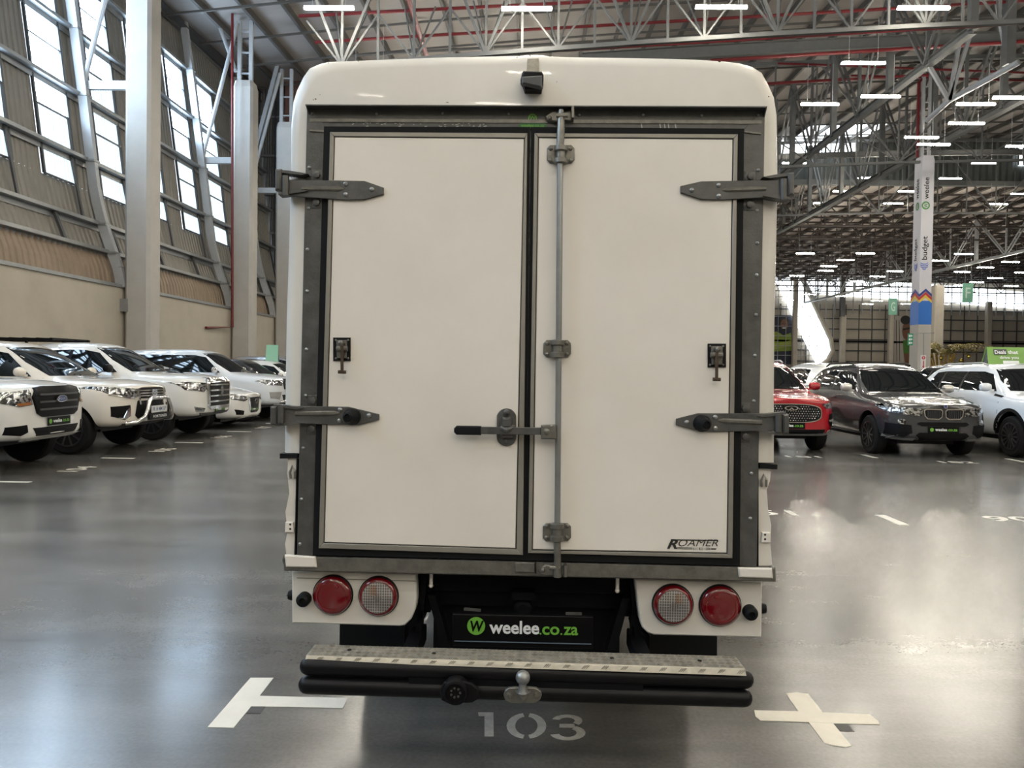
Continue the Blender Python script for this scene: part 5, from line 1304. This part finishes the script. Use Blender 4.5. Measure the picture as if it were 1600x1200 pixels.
plate_on(t, bv, .68); b, X = ring_badge(t, bv, 0, .985, .115, .048, CHROME, CH_B, wf=.86)
s = MB(); text_on(s, 'Ford', (X+.0065, -.07, .968), (X+.0065, .075, .968), (0,0,1), h=.045, shear=.3, bold=-.005, out=.001); s.build('badge_script', CHROME, b, smooth=0)

# --- second: beige-white SUV with chrome nudge bar
det = [('grille', PLAST, [(-.47,1.05),(-.3,1.08),(.3,1.08),(.47,1.05),(.40,.90),(-.40,.90)], .014), ('headlight', HEADL, [(.46,1.06),(.88,1.10),(.925,1.12),(.84,.98),(.62,.93),(.42,.96)], .012, True),
       ('headlight_lower_edge', CHROME, [(.44,.955),(.62,.925),(.84,.975),(.84,.96),(.62,.905),(.44,.93)], .02, True),
       ('lower_intake', PLAST, [(-.44,.86),(.44,.86),(.50,.62),(.42,.56),(-.42,.56),(-.50,.62)], .012),
       ('fog_lamp_surround', PLAST, [(.62,.80),(.84,.78),(.83,.62),(.70,.56),(.62,.62)], .012, True), ('fog_lamp_trim', CHROME, [(.625,.78),(.68,.72),(.72,.60),(.80,.60),(.70,.57),(.62,.62)], .022, True),
       ('bumper_lip', DGREY, [(-.7,.50),(.7,.50),(.6,.40),(-.6,.40)], .012), ('grille_side_trim', CHROME, [(.41,1.05),(.48,1.06),(.40,.80),(.36,.80)], .026, True)]
for b in bars(-.40, .40, (.93,.975,1.02), .02): det.append(('grille_bar', CHROME, b, .024))
t, bv, P = car('sport_utility_car', 'cream white SUV with a chrome nudge bar, second in the left row', 'car', (-6.50, 13.05, 0), 0, W_CAR2, 4.8, .93, 1.10, 1.20, 1.80, 1.25, 2.1, 'suv', .42, 2.75, .385, .92, det)
b, X = ring_badge(t, bv, 0, .985, .085, .06, CHROME, None, wf=.8)
s = MB(); s.frame_prism(circ((X, 0, .985), (0,1,0), (0,0,1), .032, 18, .055), circ((X, 0, .985), (0,1,0), (0,0,1), .02, 18, .043), (.012,0,0))
s.frame_prism(circ((X, 0, 1.01), (0,1,0), (0,0,1), .062, 18, .028), circ((X, 0, 1.01), (0,1,0), (0,0,1), .05, 18, .018), (.012,0,0)); s.build('badge_ovals', CHROME, b)
s = MB(); path = [(-.10,-.66,.50),(.06,-.60,.52),(.13,-.48,.60),(.14,-.40,.74),(.13,-.34,.86),(.13,-.26,.90),(.13,.26,.90),(.13,.34,.86),(.14,.40,.74),(.13,.48,.60),(.06,.60,.52),(-.10,.66,.50)]
s.tube(path, .034, 12); nb = s.build('nudge_bar', CHROME, t, label='chrome nudge bar')
s = MB(); s.box((.11, -.36, .54), (.15, .36, .64)); s.build('nudge_bar_panel', PLAST, nb)
s = MB(); text_on(s, 'FORTUNER', (.151, -.24, .57), (.151, .24, .57), (0,0,1), h=.045, bold=.01); s.build('nudge_bar_letters', PLW, nb, smooth=0)
s = MB(); s.box((.12, -.26, .655), (.135, .26, .77)); pp = s.build('number_plate', mat('pale plate', (.55,.57,.58), .5), t, label='pale plate with dark characters')
s = MB(); text_on(s, 'FR 14 MM GP', (.1355, -.23, .68), (.1355, .23, .68), (0,0,1), h=.065, bold=.02); s.build('plate_letters', CH_B, pp, smooth=0)

# --- third: white pickup with tall chrome grille and roof rack
det = [('grille', PLAST, [(-.54,1.12),(-.46,1.19),(.46,1.19),(.54,1.12),(.50,.66),(.42,.60),(-.42,.60),(-.50,.66)], .02),
       ('grille_surround', CHROME, [(-.56,1.13),(-.47,1.205),(-.44,1.14),(-.49,1.08),(-.46,.68),(-.52,.64)], .035), ('grille_surround', CHROME, [(.56,1.13),(.47,1.205),(.44,1.14),(.49,1.08),(.46,.68),(.52,.64)], .035),
       ('grille_surround', CHROME, [(-.52,1.20),(.52,1.20),(.46,1.12),(-.46,1.12)], .036), ('grille_surround', CHROME, [(-.52,.66),(.52,.66),(.42,.59),(-.42,.59)], .036),
       ('headlight', HEADL, [(.57,1.12),(.86,1.14),(.92,1.12),(.88,.98),(.64,.94),(.56,1.0)], .012, True), ('fog_lamp', HEADL, [(.60,.62),(.80,.66),(.76,.56),(.62,.55)], .012, True),
       ('skid_trim', DGREY, [(-.70,.54),(.70,.54),(.50,.40),(-.50,.40)], .02), ('hood_crease', W_CAR3, [(-.01,1.2),(.01,1.2),(.01,1.21),(-.01,1.21)], .002)]
for b in bars(-.45, .45, (.73,.84,.95,1.06), .03): det.append(('grille_bar', CHROME, b, .032))
t, bv, P = car('pickup_truck', 'white pickup with a tall chrome barred grille and black roof rack', 'pickup', (-6.32, 15.5, 0), 0, W_CAR, 5.4, .95, 1.18, 1.26, 1.86, 1.35, 2.15, 'pickup', .44, 3.2, .39, .95, det, mirror_m=PLAST)
plate_on(t, bv, .58, w=.46); b, X = ring_badge(t, bv, 0, .95, .055, .105, CHROME, None, wf=.7)
s = MB(); s.box((X, -.012, .87), (X+.012, .012, 1.03)); s.build('badge_bar', CHROME, b)
rk = MB(); H_ = 1.93
for y in (-.62, .62): rk.beam((-3.05, y, H_), (-5.25, y, H_), .05, .05)
for i in range(9): x = -3.1 - .27*i; rk.beam((x, -.62, H_+.02), (x, .62, H_+.02), .05, .025)
for x in (-3.6, -4.8):
    for y in (-.6, .6): rk.beam((x, y, 1.25 if x < -3.7 else 1.78), (x, y, H_), .04)
rk.build('roof_rack', PLAST, t, label='flat black roof rack')

# --- fourth: low white saloon
det = [('grille', PLAST, [(-.34,.72),(.34,.72),(.27,.42),(.18,.36),(-.18,.36),(-.27,.42)], .012), ('grille_surround', CHROME, [(.36,.74),(.31,.74),(.22,.43),(.27,.40)], .022, True),
       ('headlight', HEADL, [(.42,.74),(.80,.82),(.86,.80),(.80,.70),(.55,.66)], .012, True), ('headlight_edge', BLACK, [(.42,.70),(.55,.66),(.80,.70),(.80,.685),(.55,.64),(.40,.68)], .014, True),
       ('fog_lamp_surround', PLAST, [(.55,.42),(.78,.46),(.74,.34),(.56,.33)], .012, True), ('bumper_lip', W_CAR, [(-.6,.27),(.6,.27),(.5,.22),(-.5,.22)], .03)]
t, bv, P = car('saloon_car', 'low white saloon between two taller white vehicles of the left row', 'car', (-6.55, 18.1, 0), 0, W_CAR, 4.85, .92, .80, .98, 1.42, 1.35, 2.2, 'sedan', .22, 2.8, .33, .95, det)
ring_badge(t, bv, 0, .62, .07, .06, CHROME, None); plate_on(t, bv, .44, w=.44)

# --- fifth: white SUV
det = [('grille', PLAST, [(-.46,1.02),(-.4,1.12),(.4,1.12),(.46,1.02),(.38,.84),(-.38,.84)], .02), ('headlight', HEADL, [(.48,1.08),(.86,1.10),(.90,1.06),(.86,.96),(.52,.94)], .012, True),
       ('fog_lamp_surround', SKID, [(.54,.78),(.84,.78),(.82,.62),(.62,.58)], .012, True), ('lower_intake', PLAST, [(-.5,.70),(.5,.70),(.42,.55),(-.42,.55)], .012)]
for b in bars(-.38, .38, (.90,1.0), .035): det.append(('grille_bar', CHROME, b, .03))
t, bv, P = car('sport_utility_car', 'white SUV with a chrome nudge bar, fifth in the left row beside the canopy', 'car', (-6.5, 20.6, 0), 0, W_CAR3, 4.9, .93, 1.12, 1.22, 1.84, 1.25, 2.05, 'suv', .42, 2.85, .385, .92, det, mirror_m=CHROME)
ring_badge(t, bv, 0, .97, .11, .045, CHROME, CH_B, wf=.85)
s = MB(); s.tube([(-.10,-.55,.50),(.10,-.48,.56),(.13,-.38,.80),(.13,-.30,.88),(.13,.30,.88),(.13,.38,.80),(.10,.48,.56),(-.10,.55,.50)], .034, 12); s.build('nudge_bar', CHROME, t)
simple = lambda zf: [('grille', PLAST, [(-.40,zf-.08),(.40,zf-.08),(.34,zf-.30),(-.34,zf-.30)], .014), ('headlight', HEADL, [(.45,zf-.03),(.84,zf),(.86,zf-.10),(.50,zf-.16)], .012, True), ('lower_intake', PLAST, [(-.5,zf-.42),(.5,zf-.42),(.42,zf-.54),(-.42,zf-.54)], .012)]
car('hatchback_car', 'dark hatchback behind the fifth white SUV of the left row', 'car', (-6.6, 23.2, 0), 0, DARK_C, 4.3, .90, .95, 1.05, 1.62, 1.15, 1.9, 'suv', .25, 2.6, .33, .85, simple(.95))
car('hatchback_car', 'white hatchback beyond the dark hatchback on the left', 'car', (-6.6, 25.8, 0), 0, W_CAR, 4.3, .90, .95, 1.05, 1.60, 1.15, 1.9, 'suv', .25, 2.6, .33, .85, simple(.95))
car('sport_utility_car', 'silver SUV with dark side windows parked farthest along the left wall', 'car', (-7.9, 31.5, 0), 0, SILV_C, 4.7, .92, 1.05, 1.2, 1.82, 1.25, 2.0, 'suv', .35, 2.7, .36, .9, simple(1.05))
car('hatchback_car', 'small pale car at the foot of the second left pillar', 'car', (-9.6, 29.0, 0), 0, SILV_C, 4.1, .88, .9, 1.02, 1.56, 1.1, 1.8, 'suv', .25, 2.5, .32, .85, simple(.9))
# green tent sign on a roof of the left row
def tent_sign(c, w, h, ang, label, lines, m=None):
    t = empty('roof_sign', c, label, 'sign', local=True); t.rotation_euler = (0, 0, ang)
    GRN = m or mat('sign board green', (.15, .30, .06), .5)
    for k in (-1, 1):
        s = MB(); s.hexa([(-w/2, k*h*.35, 0), (w/2, k*h*.35, 0), (w/2, k*h*.35+.015, 0), (-w/2, k*h*.35+.015, 0), (-w/2*.94, 0+k*.01, h), (w/2*.94, k*.01, h), (w/2*.94, k*.01+.012, h), (-w/2*.94, k*.01+.012, h)])
        s.build('sign_board', GRN, t)
    s = MB(); s.prism([(-w/2*.96, -h*.34, 0.01), (-w/2*.96, h*.34, .01), (-w/2*.92, 0, h*.97)], (.01, 0, 0)); s.build('sign_side', DGREY, t)
    s = MB(); s.prism([(w/2*.96, -h*.34, 0.01), (w/2*.96, h*.34, .01), (w/2*.92, 0, h*.97)], (-.01, 0, 0)); s.build('sign_side', DGREY, t)
    def on(u, v, o=.004): return V(u*w/2, -h*.35*(1-v) - .012 - o, v*h)
    for (txt, u0, u1, v, hh, box) in lines:
        if box:
            s = MB(); s.prism([on(u0-.05, v-.05), on(u1+.05, v-.05), on(u1+.05, v+hh+.07), on(u0-.05, v+hh+.07)], (0,-.003,0)); s.build('word_box', DGREY if box == 1 else PLW, t)
        if not txt: continue
        s = MB(); text_on(s, txt, on(u0, v, .009), on(u1, v, .009), on(u0, 1) - on(u0, 0), h=hh*h*1.06, bold=.02); s.build('sign_letters', PLW if box != 2 else DGREY, t, smooth=0)
    return t
tent_sign(V(-9.0, 26.6, 1.60), .42, .58, radians(12), 'pale green tent sign on a car roof by the third left pillar', [], mat('pale teal sign board', (.20, .42, .30), .5))

# --- right row, facing the camera
RY = -R90
ov = lambda rx, rz, cz, n=24, p=.62: [(rx*(1 if cos(a) > 0 else -1)*abs(cos(a))**p, cz + rz*(1 if sin(a) > 0 else -1)*abs(sin(a))**p) for a in [2*pi*k/n for k in range(n)]]
det = [('grille_surround', CHROME, ov(.58, .175, .75), .010), ('grille', BLACK, ov(.56, .16, .75), .016), ('headlight', HEADL, [(.58,.92),(.78,.95),(.88,.94),(.84,.86),(.66,.84)], .012, True),
       ('side_intake', PLAST, [(.74,.74),(.90,.76),(.88,.50),(.76,.52),(.72,.60)], .012, True), ('intake_blade', SKID, [(.72,.63),(.89,.65),(.88,.61),(.74,.60)], .024, True),
       ('lower_intake', PLAST, [(-.66,.46),(.66,.46),(.60,.34),(-.60,.34)], .014), ('skid_trim', SKID, [(-.64,.35),(.64,.35),(.72,.44),(.80,.44),(.70,.31),(-.70,.31),(-.80,.44),(-.72,.44)], .026)]
t, bv, P = car('sport_utility_car', 'bright red SUV with a studded oval grille beside the right of the canopy', 'car', (4.72, 14.0, 0), RY, RED_C, 4.7, .93, 1.00, 1.10, 1.69, 1.2, 1.95, 'suv', .32, 2.7, .36, .95, det, rails='s')
gs = MB()
for j in range(7):
    z = .62 + .042*j
    for i in range(-13, 14):
        y = i*.046 + (.023 if j % 2 else 0)
        if (abs(y)/.53)**2.6 + (abs(z-.75)/.145)**2.6 < 1 and not (abs(y) < .15 and z > .80): X = nose_x(bv, y, z) + .018; gs.lathe((X, y, z), (1,0,0), [(.013, 0), (.012, .006), (.003, .012)], 5)
gs.build('grille_studs', CHROME, t, kind='stuff')
b, X = ring_badge(t, bv, 0, .845, .125, .042, CHROME, BLACK, wf=.78)
s = MB(); s.prism([(X+.01, -.05, .815), (X+.01, 0, .86), (X+.01, .05, .815), (X+.01, .03, .815), (X+.01, 0, .84), (X+.01, -.03, .815)], (.008,0,0)); s.build('badge_peak', CHROME, b)
plate_on(t, bv, .525, w=.52)

kid = lambda s_: [(s_*.02,.85),(s_*.05,.885),(s_*.30,.89),(s_*.345,.865),(s_*.33,.76),(s_*.28,.705),(s_*.08,.70),(s_*.03,.74)]
kin = lambda s_: [(s_*.038,.845),(s_*.06,.868),(s_*.295,.873),(s_*.325,.852),(s_*.31,.765),(s_*.27,.722),(s_*.09,.717),(s_*.046,.748)]
det = [('kidney_frame', CHROME, kid(1), .016), ('kidney_frame', CHROME, kid(-1), .016), ('kidney_grille', BLACK, kin(1), .024), ('kidney_grille', BLACK, kin(-1), .024),
       ('headlight', HEADL, [(.36,.885),(.62,.90),(.84,.955),(.90,.94),(.86,.83),(.60,.765),(.37,.76)], .012, True),
       ('fog_lamp', HEADL, [(.68+.055*cos(a), .655+.05*sin(a)) for a in [2*pi*k/12 for k in range(12)]], .02, True),
       ('upper_intake', PLAST, [(-.40,.655),(.40,.655),(.45,.62),(.38,.585),(-.38,.585),(-.45,.62)], .012), ('lower_intake', PLAST, [(-.40,.47),(.40,.47),(.46,.42),(.36,.335),(-.36,.335),(-.46,.42)], .012),
       ('side_intake', PLAST, [(.54,.60),(.86,.62),(.86,.42),(.64,.38),(.52,.46)], .012, True), ('bumper_blade', SKID, [(.46,.37),(.80,.37),(.86,.42),(.84,.35),(.6,.33),(.46,.33)], .02, True)]
for sg in (-1, 1):
    for i in range(7): y = sg*(.075 + .033*i); det.append(('kidney_bar', DGREY, [(y, .725), (y+.008*sg, .725), (y+.010*sg, .86), (y+.002*sg, .86)], .03))
t, bv, P = car('sport_utility_car', 'dark metallic grey SUV with twin kidney grilles on the right', 'car', (7.22, 13.55, 0), RY, GREY_C, 4.65, .92, .94, 1.09, 1.66, 1.35, 2.1, 'suv', .30, 2.8, .36, .92, det, rim=ALLOY_B, rails='b', mirror_m=mat('silver mirror cap', (.5,.48,.46), .3, .5, coat=.5))
plate_on(t, bv, .525, w=.52)
b, X = ring_badge(t, bv, 0, .935, .035, .035, CHROME, CH_B, wf=.8)

det = [('headlight', HEADL, [(.50,.96),(.80,1.0),(.90,.97),(.80,.86),(.56,.86)], .012, True), ('grille', PLAST, [(-.48,.96),(.48,.96),(.40,.62),(-.40,.62)], .012), ('lower_intake', PLAST, [(-.6,.5),(.6,.5),(.5,.36),(-.5,.36)], .012)]
t, bv, P = car('sport_utility_car', 'white SUV cut by the right picture edge, with dark multi-spoke wheels', 'car', (9.72, 13.3, 0), RY, W_CAR3, 4.7, .95, 1.02, 1.14, 1.69, 1.2, 1.95, 'suv', .32, 2.75, .375, .95, det, rim=ALLOY, spokes=14, rails='s', cladding=PLAST)
P('side_vent', PLAST, 'r', [(-1.22, 1.10), (-1.48, 1.14), (-1.5, 1.10), (-1.26, 1.075)], .01, both=True)
tent_sign(V(*at_y(1571, 576, 17.2)[:2], 1.71), .90, .40, 0, 'green tent sign reading Deals that drive you on the white SUV roof', [('Deals', -.62, -.08, .62, .2, 1), ('that', .02, .50, .62, .2, 0), ('drive you', -.42, .48, .30, .2, 0), ('', -.25, .42, .02, .16, 2)])
car('sport_utility_car', 'white SUV whose roof shows between the red and grey cars', 'car', (8.0, 20.2, 0), R90, W_CAR, 4.7, .93, 1.02, 1.12, 1.70, 1.2, 1.95, 'suv', .32, 2.7, .36, .95, simple(1.02)) if False else None
for (x, y, r, m, lab) in ((8.2, 24.6, R90, W_CAR, 'white SUV whose roof shows between the red and grey cars'), (11.9, 24.4, R90, DARK_C, 'dark SUV whose roof edge shows between the grey and white cars'), (14.8, 24.6, R90, W_CAR3, 'white car hidden behind the white SUV on the right')):
    car('sport_utility_car', lab, 'car', (x, y, 0), r, m, 4.6, .92, 1.02, 1.12, 1.72, 1.2, 1.95, 'suv', .32, 2.7, .36, .95, simple(1.02))
